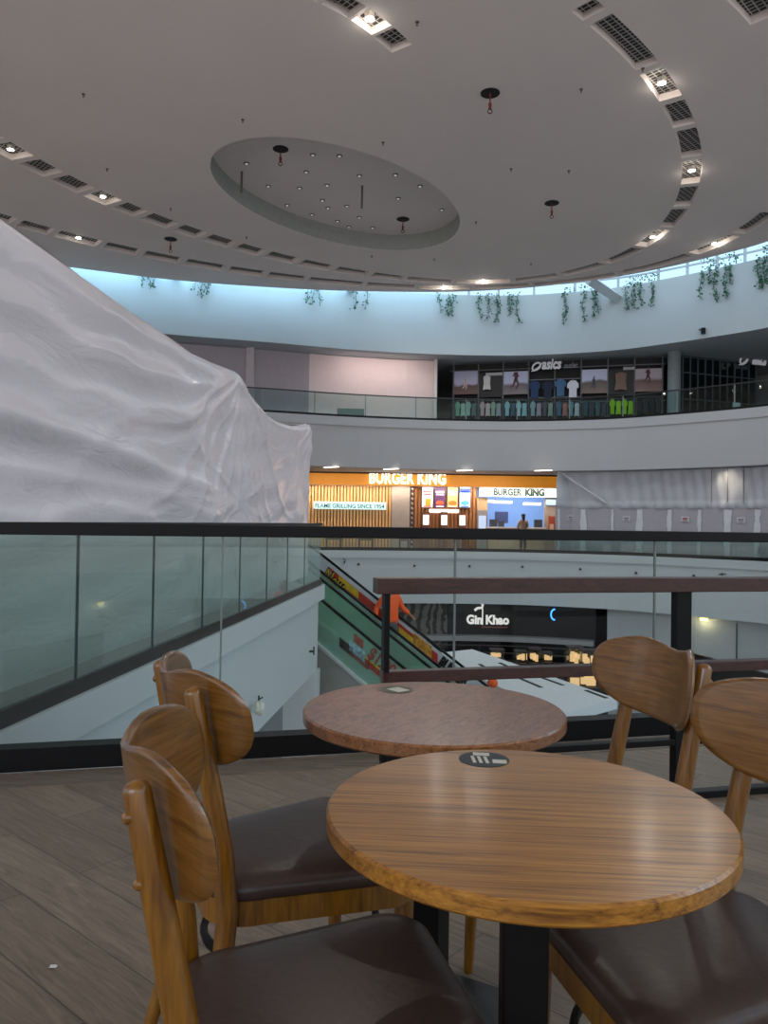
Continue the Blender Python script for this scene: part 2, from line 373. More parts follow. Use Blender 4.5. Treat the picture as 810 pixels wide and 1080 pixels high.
r1 = [(615, 0), (634, 17), (679, 76), (699, 110), (714, 137), (723.6, 168), (723.6, 196), (720, 219), (708, 241), (683, 262), (642, 279), (592, 290), (540, 295), (478, 297), (425, 295), (390, 290), (351, 284), (315, 275), (282, 267), (250, 258), (217, 249), (185, 239), (152, 227), (122, 215), (92, 203), (57, 185), (28, 168), (0, 150), (-26, 128), (-60, 96)]
make_cells(G1, r1, 'inner', {2, 5, 8, 12, 23, 26})
r2 = [(811, 222), (776, 247), (735, 270), (650, 288), (560, 299), (500, 303), (440, 304), (385, 302), (322, 296), (280, 290), (240, 283), (195, 274), (152, 266), (109, 258), (57, 246), (14, 235), (-30, 219)]
make_cells(G2, r2, 'outer', {1, 5, 13})
r2b = [(806, 24), (775, -20), (740, -60)]
make_cells(G2, r2b, 'outer', set())
G0 = spline([(-6.5, 11.2), (-4.5, 11.75), (-2.6, 12.65), (-1.16, 13.6), (-0.41, 14.26), (0.22, 15.1)], 30)
G0 = [p * KC for p in G0]
def cells_line(P, cuts, which, lit):
    n = len(P)
    for k in range(len(cuts) - 1):
        seg = P[int(cuts[k] * (n - 1)):int(cuts[k + 1] * (n - 1)) + 1][1:-1]
        seg = [seg[round(q * (len(seg) - 1) / 8)] for q in range(9)]
        N = normals(seg); hole = [p + nn * 0.23 for p, nn in zip(seg, N)] + [p - nn * 0.23 for p, nn in zip(seg[::-1], N[::-1])]
        cells.append((hole, seg, which, k in lit))
cells_line(G0, [0, 0.2, 0.4, 0.6, 0.74, 0.87, 1.0], 'short', {4})
CE = spline([(-20, 20), (-16.5, 25.3), (-14, 27.6), (-11.2, 28.95), (-7.7, 30.2), (-3.0, 31.0), (1.2, 31.1), (3.5, 30.85), (5.7, 30.25), (8.2, 29.05), (9.95, 27.75), (11.35, 26.3), (12.4, 24.9), (13.6, 22), (13.9, 17)], 8)
CE = [p * KC for p in CE]
outerC = [tuple(p) for p in CE] + [(13.3, -14), (-19.2, -14)]
outerC = outerC[::-1]
holes = [[tuple(p) for p in c[0]] for c in cells] + [[tuple(p) for p in REC]]
v, f = sheet(outerC, holes, HC)
mc = MB().add(v, f)
for c in cells:                                       # walls of each coffer
    h = c[0]; n = len(h); k0 = len(mc.v)
    for p in h: mc.v.append((p.x, p.y, HC)); mc.v.append((p.x, p.y, HC + 0.24))
    for i in range(n): j = (i + 1) % n; mc.f.append((k0 + 2 * i, k0 + 2 * i + 1, k0 + 2 * j + 1, k0 + 2 * j)); mc.mi.append(0)
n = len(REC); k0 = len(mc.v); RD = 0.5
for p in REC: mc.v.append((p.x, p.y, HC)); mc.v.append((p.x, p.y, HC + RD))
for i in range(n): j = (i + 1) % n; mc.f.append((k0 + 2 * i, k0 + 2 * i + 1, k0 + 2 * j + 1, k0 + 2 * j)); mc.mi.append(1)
mc.f.append(tuple(k0 + 2 * i + 1 for i in range(n))); mc.mi.append(0)
for i in range(len(outerC)):                          # rim upstand
    a, b = outerC[i], outerC[(i + 1) % len(outerC)]; mc.add([(a[0], a[1], HC), (b[0], b[1], HC), (b[0], b[1], HC + 0.56), (a[0], a[1], HC + 0.56)], [(0, 1, 2, 3)])
mc.add([(p[0], p[1], HC + 0.56) for p in outerC], [tuple(range(len(outerC)))])
struct(mc.build('ceiling', [CEIL, plain('recess_painted_shade', (150, 154, 150), 0.85)]))  # darker grey-green puts the shade of the recess wall into its colour

def grille_mat():
    m, t, b = node_mat('dark_mesh_grille')
    tcn = t.nodes.new('ShaderNodeTexCoord')
    mp = t.nodes.new('ShaderNodeMapping'); mp.inputs['Rotation'].default_value = (0, 0, radians(45)); t.links.new(tcn.outputs['Object'], mp.inputs['Vector'])
    br = t.nodes.new('ShaderNodeTexBrick'); br.offset = 0; br.inputs['Scale'].default_value = 1; br.inputs['Brick Width'].default_value = 0.13; br.inputs['Row Height'].default_value = 0.10; br.inputs['Mortar Size'].default_value = 0.012
    br.inputs['Color1'].default_value = (0.02, 0.02, 0.02, 1); br.inputs['Color2'].default_value = (0.03, 0.03, 0.03, 1); br.inputs['Mortar'].default_value = (0.55, 0.52, 0.5, 1)
    t.links.new(mp.outputs[0], br.inputs['Vector']); t.links.new(br.outputs['Color'], b.inputs['Base Color']); b.inputs['Roughness'].default_value = 0.7
    return m
GRM = grille_mat()
LAMPM = emis('lamp_face', (255, 250, 238), 45.0)
gl = {'inner': 'dark mesh grille lying in the inner oval groove of the high ceiling', 'outer': 'dark mesh grille lying in the outer oval groove of the high ceiling', 'short': 'dark mesh grille in the short groove at the top edge of the ceiling'}
lit_names = ['by the right-hand bend, uppermost there', 'at the rightmost point of the oval', 'just below the rightmost point of the oval', 'at the far bottom of the oval over the sports shop', 'in the left arc, the one farther right', 'near the left edge of the view']
ORD = ['first', 'second', 'third', 'fourth', 'fifth', 'sixth', 'seventh', 'eighth', 'ninth', 'tenth', 'eleventh', 'twelfth', 'thirteenth', 'fourteenth', 'fifteenth', 'sixteenth', 'seventeenth', 'eighteenth', 'nineteenth', 'twentieth', 'twenty-first', 'twenty-second', 'twenty-third', 'twenty-fourth', 'twenty-fifth', 'twenty-sixth', 'twenty-seventh', 'twenty-eighth', 'twenty-ninth', 'thirtieth']
litc = 0; outc = 0; gcount = {'inner': 0, 'outer': 0, 'short': 0}
for hole, line, which, lit in cells:
    # grid panel laid in the coffer
    mb = MB(); k = len(line); h = hole; mid = line[k // 2]
    for i in range(k - 1):
        a, b, c2, d2 = h[i], h[i + 1], h[2 * k - 2 - i], h[2 * k - 1 - i]
        mb.add([(p.x, p.y, HC + z) for z in (0.15, 0.18) for p in (a, b, c2, d2)], [(0, 1, 2, 3), (7, 6, 5, 4)])
    o = mb.build('ceiling_grille', GRM); gcount[which] += 1; tag(o, 'dark mesh ceiling grille, %s %s' % (ORD[gcount[which] - 1], {'inner': 'along the inner groove, counted from the top right', 'outer': 'along the outer groove, counted from the right', 'short': 'along the short top groove, from the left'}[which]), 'grille', 'grilles in the %s ceiling groove' % which)
    if lit:
        if which == 'inner': lab = 'glowing inner-groove ceiling downlight, ' + lit_names[litc % 6]; litc += 1
        elif which == 'outer': lab = 'glowing downlight in the outer oval ceiling groove, ' + ['over the hanging plants at right', 'over the middle of the far fascia', 'near the white plastic sheet at left'][outc % 3]; outc += 1
        else: lab = 'glowing downlight in the short ceiling groove cut by the top of the view'
        t = thing('ceiling_downlight', lab, 'ceiling light', (mid.x, mid.y, HC + 0.035))
        MB().lathe([(0.075, 0.0), (0.09, 0.0), (0.09, 0.11), (0.075, 0.11)], n=20).build('lamp_can', plain('white_lamp_can', (230, 228, 224), 0.5), t, True)
        MB().lathe([(0.07, -0.006), (0.07, 0.01)], n=20).build('lamp_lens', LAMPM, t)
        sl = bpy.data.lights.new('downlight', 'SPOT'); sl.energy = 150 if mid.x > -1 else 30; sl.spot_size = radians(165); sl.spot_blend = 0.6; sl.color = (1, 0.96, 0.9); sl.shadow_soft_size = 0.09
        so_ = bpy.data.objects.new('downlight', sl); C.objects.link(so_); so_.parent = t; so_.location = (0, 0, -0.04)
        l = bpy.data.lights.new('groove_glow', 'POINT'); l.energy = 7 if mid.x > -1 else 1.5; l.color = (1, 0.93, 0.8); l.shadow_soft_size = 0.06
        lo = bpy.data.objects.new('groove_glow', l); C.objects.link(lo); lo.parent = t; lo.location = (0, 0, -0.08)

# ---- small things on the ceiling
hooks = [(517, 98, 'the largest, right of the oval recess'), (296, 157, 'above the oval recess, left end'), (582, 214, 'right of the oval recess'), (425, 231, 'within the far rim of the oval recess'), (180, 252, 'between the two grooves at left')]
for x, y, where in hooks:
    z = HC + (RD if (x, y) == (425, 231) or (x, y) == (296, 157) else 0)
    p = atz(x, y, z)
    t = thing('ceiling_hook', 'hanging red hook at a black ceiling hole, ' + where, 'ceiling hook', (p.x, p.y, z))
    MB().lathe([(0.2, -0.012), (0.2, -0.004)], n=28).build('hole_cover', DARKIN, t)
    MB().tube([(0, 0, 0), (0, 0, -0.22)], 0.016, 8).tube([(0, 0, -0.22), (0, 0, -0.34)], [0.035, 0.03], 8).build('cable', plain('rust_red', (120, 46, 34), 0.6), t, True)
    MB().tube([(0.045 * sin(a), 0, -0.385 + 0.045 * cos(a)) for a in [i * pi / 6 for i in range(13)]], 0.012, 6).build('hook_ring', plain('dark_rust', (70, 36, 30), 0.6), t, True)
dots = [(88, 99), (256, 126), (113, 178), (180, 220), (440, 23), (613, 94), (678, 72), (502, 234), (260, 250), (458, 273), (560, 278), (539, 178), (404, 150), (392, 270), (600, 180)]
sd = MB().lathe([(0.035, -0.012), (0.035, 0)], n=12).lathe([(0.012, -0.075), (0.02, -0.07), (0.012, -0.06), (0.012, -0.012)], n=8)
s0 = None
for x, y in dots:
    p = atz(x, y, HC)
    if s0 is None: s0 = sd.build('sprinkler', plain('grey_metal_small', (90, 84, 80), 0.5), None, True); o = s0
    else: o = s0.copy(); C.objects.link(o)
    o.location = (p.x, p.y, HC); tag(o, 'tiny grey sprinkler head on the high ceiling, %s counted from the left' % ORD[sorted(dots).index((x, y))], 'sprinkler', 'sprinklers on the high ceiling')
ry = [(260, 172), (330, 163), (358, 164), (323, 181), (283, 196), (316, 198), (345, 195), (379, 185), (379, 229), (340, 211), (346, 219), (329, 226), (366, 217), (417, 184), (443, 196), (420, 209), (303, 216), (466, 221), (356, 233), (368, 239), (393, 240)]
d0 = None
for x, y in ry:
    p = atz(x, y, HC + RD)
    if not pip((p.x, p.y), [(q.x, q.y) for q in REC]): continue
    if d0 is None:
        d0 = thing('recessed_spot', 'small round spotlight in the oval ceiling recess', 'ceiling light', (0, 0, 0), 0, 'spotlights in the oval recess'); t = d0
        MB().lathe([(0.05, -0.02), (0.075, -0.02), (0.075, 0)], n=16).build('ring', plain('dark_ring', (96, 90, 86), 0.5), t, True)
        MB().lathe([(0.042, -0.03), (0.042, -0.01)], n=16).build('lens', emis('dim_lens', (240, 236, 230), 0.3), t)
    else: t = copy_tree(d0)
    t.location = (p.x, p.y, HC + RD); t['label'] = 'small round spotlight in the oval ceiling recess, %s counted from the left' % ORD[sorted(ry).index((x, y))]
for x, y0, y1, wh in [(255, 181, 203, 'at the left end of the oval recess'), (382, 196, 220, 'in the middle of the oval recess')]:
    p = atz(x, y0, HC + RD); L = (y1 - y0) * sqrt(p.x ** 2 + p.y ** 2) / 815
    tag(MB().tube([(p.x, p.y, HC + RD), (p.x, p.y, HC + RD - L)], 0.03, 8).build('hanging_rod', plain('rod_grey', (96, 92, 88), 0.5)), 'thin grey rod hanging down ' + wh, 'rod')

# ---- clerestory glazing above the upper fascia
ev = EDGE; CN = normals(EDGE)
mbf = MB(); mbg = MB()
sweep(mbf, EDGE, [(2.2, 10.6), (2.2, 10.9), (2.3, 10.9), (2.3, 10.6)]); sweep(mbf, EDGE, [(2.2, 13.0), (2.2, 13.2), (2.3, 13.2), (2.3, 13.0)]); sweep(mbf, EDGE, [(2.2, 11.9), (2.2, 11.97), (2.26, 11.97), (2.26, 11.9)])
for i in range(0, len(EDGE), 3):
    p = EDGE[i] + CN[i] * 2.25; mbf.box((p.x, p.y, 12.0), (0.08, 0.1, 2.3), atan2(CN[i].y, CN[i].x))
fr = mbf.build('window_1', plain('window_frame_white', (190, 196, 200), 0.5)); struct(fr)
sweep(mbg, EDGE, [(2.24, 10.9), (2.24, 13.0)], closed=False)
mbg.build('pane', glass('sky_window_glass', (225, 240, 250), 0.0), fr)
struct(sweep(MB(), EDGE, [(1.9, 13.2), (2.6, 13.2), (2.6, 13.35), (1.9, 13.35)]).build('ceiling.001', WHITE))
# slanting beams from fascia top to the ceiling rim
for k, (bx, by, cx, cy) in enumerate([(650, 314, 620, 294), (370, 307, 366, 297), (186, 293, 184, 283)]):
    a = atz(bx, by, 10.55); b = (8.0 - 0.0, 29.1) if k == 0 else None
    i = min(range(len(EDGE)), key=lambda q: (EDGE[q] - a.xy).length); P = EDGE[i]; n_ = CN[i]
    s_ = online(bx, by, EDGE[i - 1], EDGE[i + 1]) + Vector((n_.x, n_.y, 0)) * 0.1; e_ = atz(cx, cy, 10.45)
    tag(MB().tube([s_ - (e_ - s_) * 0.1, e_], (0.24, 0.12, 0.12)[k], 4).build('roof_beam', WHITE), ['white slanting roof beam between the hanging plants at right', 'white stub of a roof beam above the pale hoarding', 'white stub of a roof beam beside the leftmost hanging plants'][k], 'beam')

# ------------------------------------------------------------------ balustrades
def rail_run(name, label, P, joints, zf, ztop, gm, base_h, base_t, top_h, top_t, basem, topm, sealm, group=None, base_off=0.0, seal_w=0.009):
    """straight or curved glass balustrade along plan polyline P; joints are distances along it"""
    t = thing(name, label, 'railing', (0, 0, 0), 0, group)
    cum = [0]
    for i in range(len(P) - 1): cum.append(cum[-1] + (P[i + 1] - P[i]).length)
    def at(s):
        s = max(0, min(cum[-1], s))
        for i in range(len(P) - 1):
            if s <= cum[i + 1] + 1e-9: return P[i] + (P[i + 1] - P[i]) * ((s - cum[i]) / max(1e-9, cum[i + 1] - cum[i]))
        return P[-1]
    sweep(MB(), P, [(-base_t / 2, zf), (-base_t / 2, zf + base_h), (base_t / 2, zf + base_h), (base_t / 2, zf)]).build('base_channel', basem, t)
    sweep(MB(), P, [(-top_t / 2, ztop - top_h), (-top_t / 2, ztop), (top_t / 2, ztop), (top_t / 2, ztop - top_h)]).build('handrail', topm, t, bevel=0.004 if top_h > 0.05 else 0)
    J = [0] + sorted(joints) + [cum[-1]]
    for a, b in zip(J, J[1:]):
        n = max(1, int((b - a) / 0.6)) if len(P) > 2 else 1
        Q = [at(a + 0.004 + (b - a - 0.008) * q / n) for q in range(n + 1)]
        sweep(MB(), Q, [(0, zf + base_h - 0.01), (0, ztop - top_h + 0.01)], closed=False).build('glass_panel', gm, t)
    for s_ in joints:
        p = at(s_); q = at(s_ + 0.05); MB().box((p.x, p.y, (zf + base_h + ztop - top_h) / 2), (seal_w, 0.014, ztop - top_h - zf - base_h), atan2(q.y - p.y, q.x - p.x)).build('glass_joint', sealm, t)
    return t
# near balustrade
A0 = N0 - nd * 2.2; A1 = N1 + nd * 3.0
js = [(online(x, 700, A0, A1).xy - A0).length for x in (233, 482.5, 696)]
js = [js[0] - 2.35] * (js[0] > 2.4) + js + [js[2] + 1.25]
rail_run('glass_balustrade', 'long clear glass balustrade with black handrail running behind the wooden tables', [A0 + Vector((-nd.y, nd.x)) * 0.06, A1 + Vector((-nd.y, nd.x)) * 0.06], [j for j in js if j > 0.05], 0, 1.145, GCLEAR, 0.105, 0.10, 0.058, 0.075, BLACK, BLACK, SEAL)
# left wing balustrade, greener glass
jl = [(online(x, 600, W0, W1).xy - (W0 - wd * 0.5)).length for x in (82, 162, 214, 253, 281.5, 303, 321)]
rail_run('glass_balustrade', 'green glass balustrade running away in front of the white plastic sheet', [W0 - wd * 0.5, W1], jl, 0, 1.14, GGREEN, 0.10, 0.07, 0.05, 0.07, plain('dark_bronze', (48, 42, 40), 0.4), BLACK, SEALD, seal_w=0.02)
# far balustrades on the first and second level
DG = plain('dark_rail_grey', (34, 36, 38), 0.4)
jf = [1.2 * k for k in range(2, 45)]
Ef = [p + n_ * 0.08 for p, n_ in zip(EDGE, CN)]
rail_run('far_balustrade', 'long curved glass railing in front of the burger shop across the void', Ef[16:-3], [2.2 * k for k in range(1, 16)], 0, 0.98, GFAR, 0.13, 0.06, 0.05, 0.06, BLACK, DG, SEAL, seal_w=0.03)
rail_run('far_balustrade', 'curved glass railing of the upper gallery below the sports shop sign', Ef[10:-3], [2.15 * k for k in range(1, 18)], H2, H2 + 0.98, GFAR, 0.10, 0.06, 0.045, 0.06, BLACK, DG, SEAL, seal_w=0.045)

# ------------------------------------------------------------------ plastic sheeting over the left wing hoarding
def sheet_mat():
    m, t, b = node_mat('white_plastic_film')
    tcn = t.nodes.new('ShaderNodeTexCoord')
    def nz(scale, mscale, rot, kind='FBM', dist=0.8, det=6):
        mp = t.nodes.new('ShaderNodeMapping'); mp.inputs['Scale'].default_value = mscale; mp.inputs['Rotation'].default_value = rot
        t.links.new(tcn.outputs['Object'], mp.inputs['Vector']); n = t.nodes.new('ShaderNodeTexNoise'); n.noise_type = kind; n.normalize = True
        n.inputs['Scale'].default_value = scale; n.inputs['Detail'].default_value = det; n.inputs['Distortion'].default_value = dist; t.links.new(mp.outputs[0], n.inputs['Vector']); return n
    n1 = nz(1.3, (1, 1.0, 3.6), (0.45, 0, 0), 'FBM', 0.8, 3.0); n2 = nz(6.0, (1, 3.0, 0.9), (-0.5, 0, 0), 'FBM', 0.6, 2)
    r1_ = t.nodes.new('ShaderNodeMath'); r1_.operation = 'SUBTRACT'; r1_.inputs[1].default_value = 0.5; t.links.new(n1.outputs['Fac'], r1_.inputs[0])
    ab = t.nodes.new('ShaderNodeMath'); ab.operation = 'ABSOLUTE'; t.links.new(r1_.outputs[0], ab.inputs[0])
    ad = t.nodes.new('ShaderNodeMath'); ad.operation = 'MULTIPLY_ADD'; ad.inputs[1].default_value = 0.14; t.links.new(n2.outputs['Fac'], ad.inputs[0]); t.links.new(ab.outputs[0], ad.inputs[2])
    b.inputs['Base Color'].default_value = (*lin((232, 224, 227)), 1); b.inputs['Roughness'].default_value = 0.36; b.inputs['Coat Weight'].default_value = 0.25; b.inputs['Coat Roughness'].default_value = 0.12
    bn = t.nodes.new('ShaderNodeBump'); bn.inputs['Strength'].default_value = 0.5; bn.inputs['Distance'].default_value = 0.05; t.links.new(ad.outputs[0], bn.inputs['Height']); t.links.new(bn.outputs[0], b.inputs['Normal']); t.links.new(bn.outputs[0], b.inputs['Coat Normal'])
    return m
FILM = sheet_mat()
T0 = W0 + Vector((-0.62, -2.6)); T1 = online(327, 500, W0 + Vector((-0.62, 0)), W1 + Vector((-0.62, 0))).xy
td = (T1 - T0).normalized(); tn = Vector((td.y, -td.x))   # towards the void
TL = (T1 - T0).length
pk = (online(255, 392, T0, T1).xy - T0).length            # distance of the tall post
PH = online(255, 392, T0, T1).z; EH = online(327, 447, T0, T1).z
TZ = []
for x_p, y_p in [(0, 220), (86, 284), (180, 351.5), (208, 371.5), (232, 383), (255, 392), (262, 405), (272, 421), (284, 436), (297, 444.5), (311, 449), (320, 449), (327, 446.5)]:
    q_ = online(x_p, y_p, T0, T1); TZ.append(((q_.xy - T0).length, q_.z))
TL = TZ[-1][0] + 0.001
def top_z(s):
    q = TZ
    if s <= q[0][0]: return q[0][1]
    for (a, za), (b, zb) in zip(q, q[1:]):
        if s <= b: return za + (zb - za) * (s - a) / (b - a)
    return q[-1][1]
random.seed(4)
ph = [random.uniform(0, 6.28) for _ in range(20)]
def sharp(x, w_): return math.exp(-sqrt(x * x + 0.0004) / w_) if x > 0 else math.exp(-(x / (1.9 * w_)) ** 2) * math.exp(-0.02 / w_)
def film_disp(s, z):
    d = 0.0
    zt = top_z(s)
    def rays(cs, cz, angs, wid, amp, reach):
        r = sqrt((s - cs) ** 2 + (cz - z) ** 2) + 1e-3; a = atan2(cz - z, s - cs); g = 0.0
        for k, (a0, m_) in enumerate(angs):
            da = (a - a0 + pi) % (2 * pi) - pi; bend = 0.10 * sin(r * 1.7 + k)
            g += m_ * sharp((da + bend * 0.5 * min(1, r)) * max(r, 0.15), wid * (0.6 + 0.5 * r))
        return amp * g * math.exp(-r / reach) * min(1, r * 4)
    d += rays(pk, PH, [(a_, m_) for a_, m_ in [(0.55, 1), (0.80, 0.6), (1.02, 1), (1.25, 0.6), (1.46, 1), (1.72, 0.9), (1.95, 0.6), (2.15, 1), (2.38, 0.7), (2.62, 0.8), (2.8, 1)]], 0.022, 0.15, 2.4)
    d += rays(pk, 1.42, [(0.2, .8), (0.5, 1), (0.9, .7), (1.3, .8), (-0.25, 1), (-0.6, .8), (-0.95, 1), (1.8, .8), (2.2, .8), (2.7, .9), (-2.3, .8), (-2.8, 1)], 0.02, 0.08, 1.4)
    d += rays(TL, EH, [(1.75, .8), (2.0, 1), (2.3, .8), (2.6, 1), (2.85, .8)], 0.035, 0.12, 1.6)
    if s < pk:
        u = (pk - s) / pk
        for k, (D, wd2, am) in enumerate([(0.10, 0.05, 0.05), (0.30, 0.07, 0.06), (0.62, 0.09, 0.08), (0.95, 0.10, 0.06), (1.25, 0.08, 0.04)]):
            zc = PH - D * (1 - math.exp(-u * 7)) - 0.16 * D * sin(pi * min(1, u * 1.1)) + 0.05 * sin(5 * s + k) * u
            d += am * sharp(z - zc, wd2) * min(1, u * 5)
        zc = 1.42 + 0.5 * u + 0.10 * sin(pi * u); d += 0.09 * sharp(z - zc, 0.08) * min(1, u * 6)
        zc = 1.36 + 0.22 * u; d += 0.05 * sharp(z - zc, 0.06) * min(1, u * 6)
        zc = 1.30 - 0.15 * u + 0.05 * sin(3 * s); d += 0.05 * sharp(z - zc, 0.07) * min(1, u * 6)
    d += 0.020 * sin(3.1 * s + 2.0 * z + ph[1]) + 0.012 * sin(7.3 * z + 1.1 * s + ph[2] + 1.3 * sin(0.9 * s)) + 0.008 * sin(15 * z - 2.3 * s + ph[3])
    return d * min(1, max(0, (zt - z) / 0.22) + 0.12)
NS, NZ = 360, 130
mb = MB()
for i in range(NS + 1):
    s_ = TL * i / NS; zt = top_z(s_); b_ = T0 + td * s_
    for j in range(NZ + 1):
        z = 0.02 + (zt - 0.02) * j / NZ; d = film_disp(s_, z) * (1 if j > 1 else 0.3)
        edge_ = 0.10 * max(0, (j / NZ - 0.965) / 0.035) ** 2
        q = b_ + tn * (d - edge_); mb.v.append((q.x, q.y, z))
for i in range(NS):
    for j in range(NZ):
        a = i * (NZ + 1) + j; mb.f.append((a, a + NZ + 1, a + NZ + 2, a + 1)); mb.mi.append(0)
film = thing('plastic_sheet', 'huge wrinkled white plastic sheet draped over the hoarding at left', 'plastic sheet')
mb.build('front_sheet', FILM, film, True, angle=180)
mb = MB()                                             # top and end faces
for i in range(NS + 1):
    s_ = TL * i / NS; zt = top_z(s_); b_ = T0 + td * s_
    for k in range(7):
        q = b_ + tn * (film_disp(s_, zt) - 0.10 - k * 0.9); mb.v.append((q.x, q.y, zt + 0.02 * sin(s_ * 2 + k) - (0.0 if k == 0 else 0.03)))
for i in range(NS):
    for k in range(6): a = i * 7 + k; mb.f.append((a, a + 7, a + 8, a + 1)); mb.mi.append(0)
mb.build('top_sheet', FILM, film, True, angle=180)
mb = MB(); nE = 30
for k in range(nE + 1):
    q = T1 - tn * (0.10 * (k > 0) + 5.4 * k / nE) + td * (0.05 * sin(k * 1.3)) + tn * (film_disp(TL, 1.5) if k == 0 else 0)
    for j in range(13): mb.v.append((q.x, q.y, 0.02 + (EH - 0.02) * j / 12))
for k in range(nE):
    for j in range(12): a = k * 13 + j; mb.f.append((a, a + 13, a + 14, a + 1)); mb.mi.append(0)
mb.build('end_sheet', FILM, film, True, angle=180)
q = T0 + td * pk - tn * 0.06
MB().tube([(q.x, q.y, 0.02), (q.x, q.y, PH - 0.12)], 0.03, 8).build('support_post', plain('pale_post', (176, 172, 176), 0.5), film)

# ------------------------------------------------------------------ wooden-bar divider rail in front of the balustrade
Rp0 = atz(396, 608, 0.965); 
def dr(x, y, z):   # point on the divider line
    return online(x, y, RA, RB)
RA = Vector((-0.03, 3.02)); RB = RA + nd * 4.2
rr = thing('divider_railing', 'dark wooden bar railing on black posts standing behind the round tables', 'railing')
rz = atan2(nd.y, nd.x); nn = Vector((-nd.y, nd.x))
def bar(name, z0, z1, t_, mat, s0=0.0, s1=4.2, bevel=0.003):
    MB().slab(RA + nd * s0, RA + nd * s1, z0, z1, t_).build(name, mat, rr, bevel=bevel)
bar('top_bar', 0.892, 0.953, 0.085, RAILW)
bar('middle_bar', 0.545, 0.59, 0.05, RAILW, 0.03)
bar('foot_bar', 0.235, 0.262, 0.04, BLACK, 0.03)
bar('floor_bar', 0.002, 0.032, 0.05, BLACK, 0.03)
def post(s_, wx, wy):
    p = RA + nd * s_; MB().box((p.x, p.y, 0.446), (wx, wy, 0.892), rz).build('post', BLACK, rr, bevel=0.002)
post(0.045, 0.022, 0.05)
sp_ = (online(718, 700, RA, RB).xy - RA).length
post(sp_, 0.072, 0.045); post(sp_ + 1.4, 0.072, 0.045); post(sp_ + 2.6, 0.072, 0.045)

# ------------------------------------------------------------------ round tables
def round_table(name, label, x, y, mat, rz=0.0):
    t = thing(name, label, 'table', (x, y, 0), rz)
    r = 0.302
    MB().lathe([(r - 0.004, 0.712), (r, 0.716), (r, 0.736), (r - 0.004, 0.74)], n=96).build('table_top', mat, t, True, angle=30)
    MB().lathe([(0.14, 0.700), (0.14, 0.711)], n=32).build('mounting_plate', BLACK, t)
    MB().box((0, 0, 0.36), (0.068, 0.068, 0.69)).build('pedestal', BLACK, t, bevel=0.004)
    b = MB().box((0, 0, 0.011), (0.42, 0.42, 0.014)); b.box((0, 0, 0.021), (0.16, 0.16, 0.006))
    b.build('base_plate', plain('black_base_plate', (30, 36, 38), 0.35, var=0.1), t, bevel=0.003)
    for sx in (-1, 1):
        for sy in (-1, 1): MB().lathe([(0.018, 0.0), (0.018, 0.005)], (sx * 0.18, sy * 0.18, 0), 12).build('foot_pad', DARKIN, t)
    return t
T1p = (0.222, 1.182); T2p = (0.122, 1.80)
t1 = round_table('round_table', 'round oak table with a straight grain, nearest to the viewer', *T1p, TOPW, radians(-4))
t2 = round_table('round_table', 'round reddish-brown glossy table, behind the nearer oak table', *T2p, TOPW2, radians(62))
def sticker(name, label, px, py, r, rz, kind):
    p = atz(px, py, 0.741)
    t = thing(name, label, 'sticker', (p.x, p.y, 0.7402), rz)
    MB().lathe([(r, 0.0), (r, 0.0006)], n=40).build('disc', plain('slate_sticker' if kind else 'worn_green_sticker', (44, 54, 58) if kind else (92, 92, 70), 0.5, var=0.25, scale=60), t)
    PW = plain('sticker_print_white', (205, 200, 186), 0.6)
    if kind:
        MB().box((0.6 * r, -0.25 * r, 0.001), (0.55 * r, 0.45 * r, 0.0005)).build('print_block', PW, t)
        for k in range(3): MB().box((-0.42 * r + k * 0.25 * r, -0.1 * r, 0.001), (0.13 * r, 0.85 * r, 0.0005), 0.12).build('print_bar', PW, t)
        MB().box((-0.1 * r, 0.62 * r, 0.001), (0.65 * r, 0.4 * r, 0.0005)).build('print_block', PW, t)
    else:
        MB().box((0.1 * r, -0.1 * r, 0.001), (0.9 * r, 1.1 * r, 0.0005), 0.5).build('worn_patch', PW, t)
sticker('table_sticker', 'round dark sticker with white print on the nearer table', 510.5, 800.5, 0.046, -0.1, True)
sticker('table_sticker', 'worn greenish sticker with a torn white patch on the reddish-brown table', 418, 727, 0.043, 0.2, False)

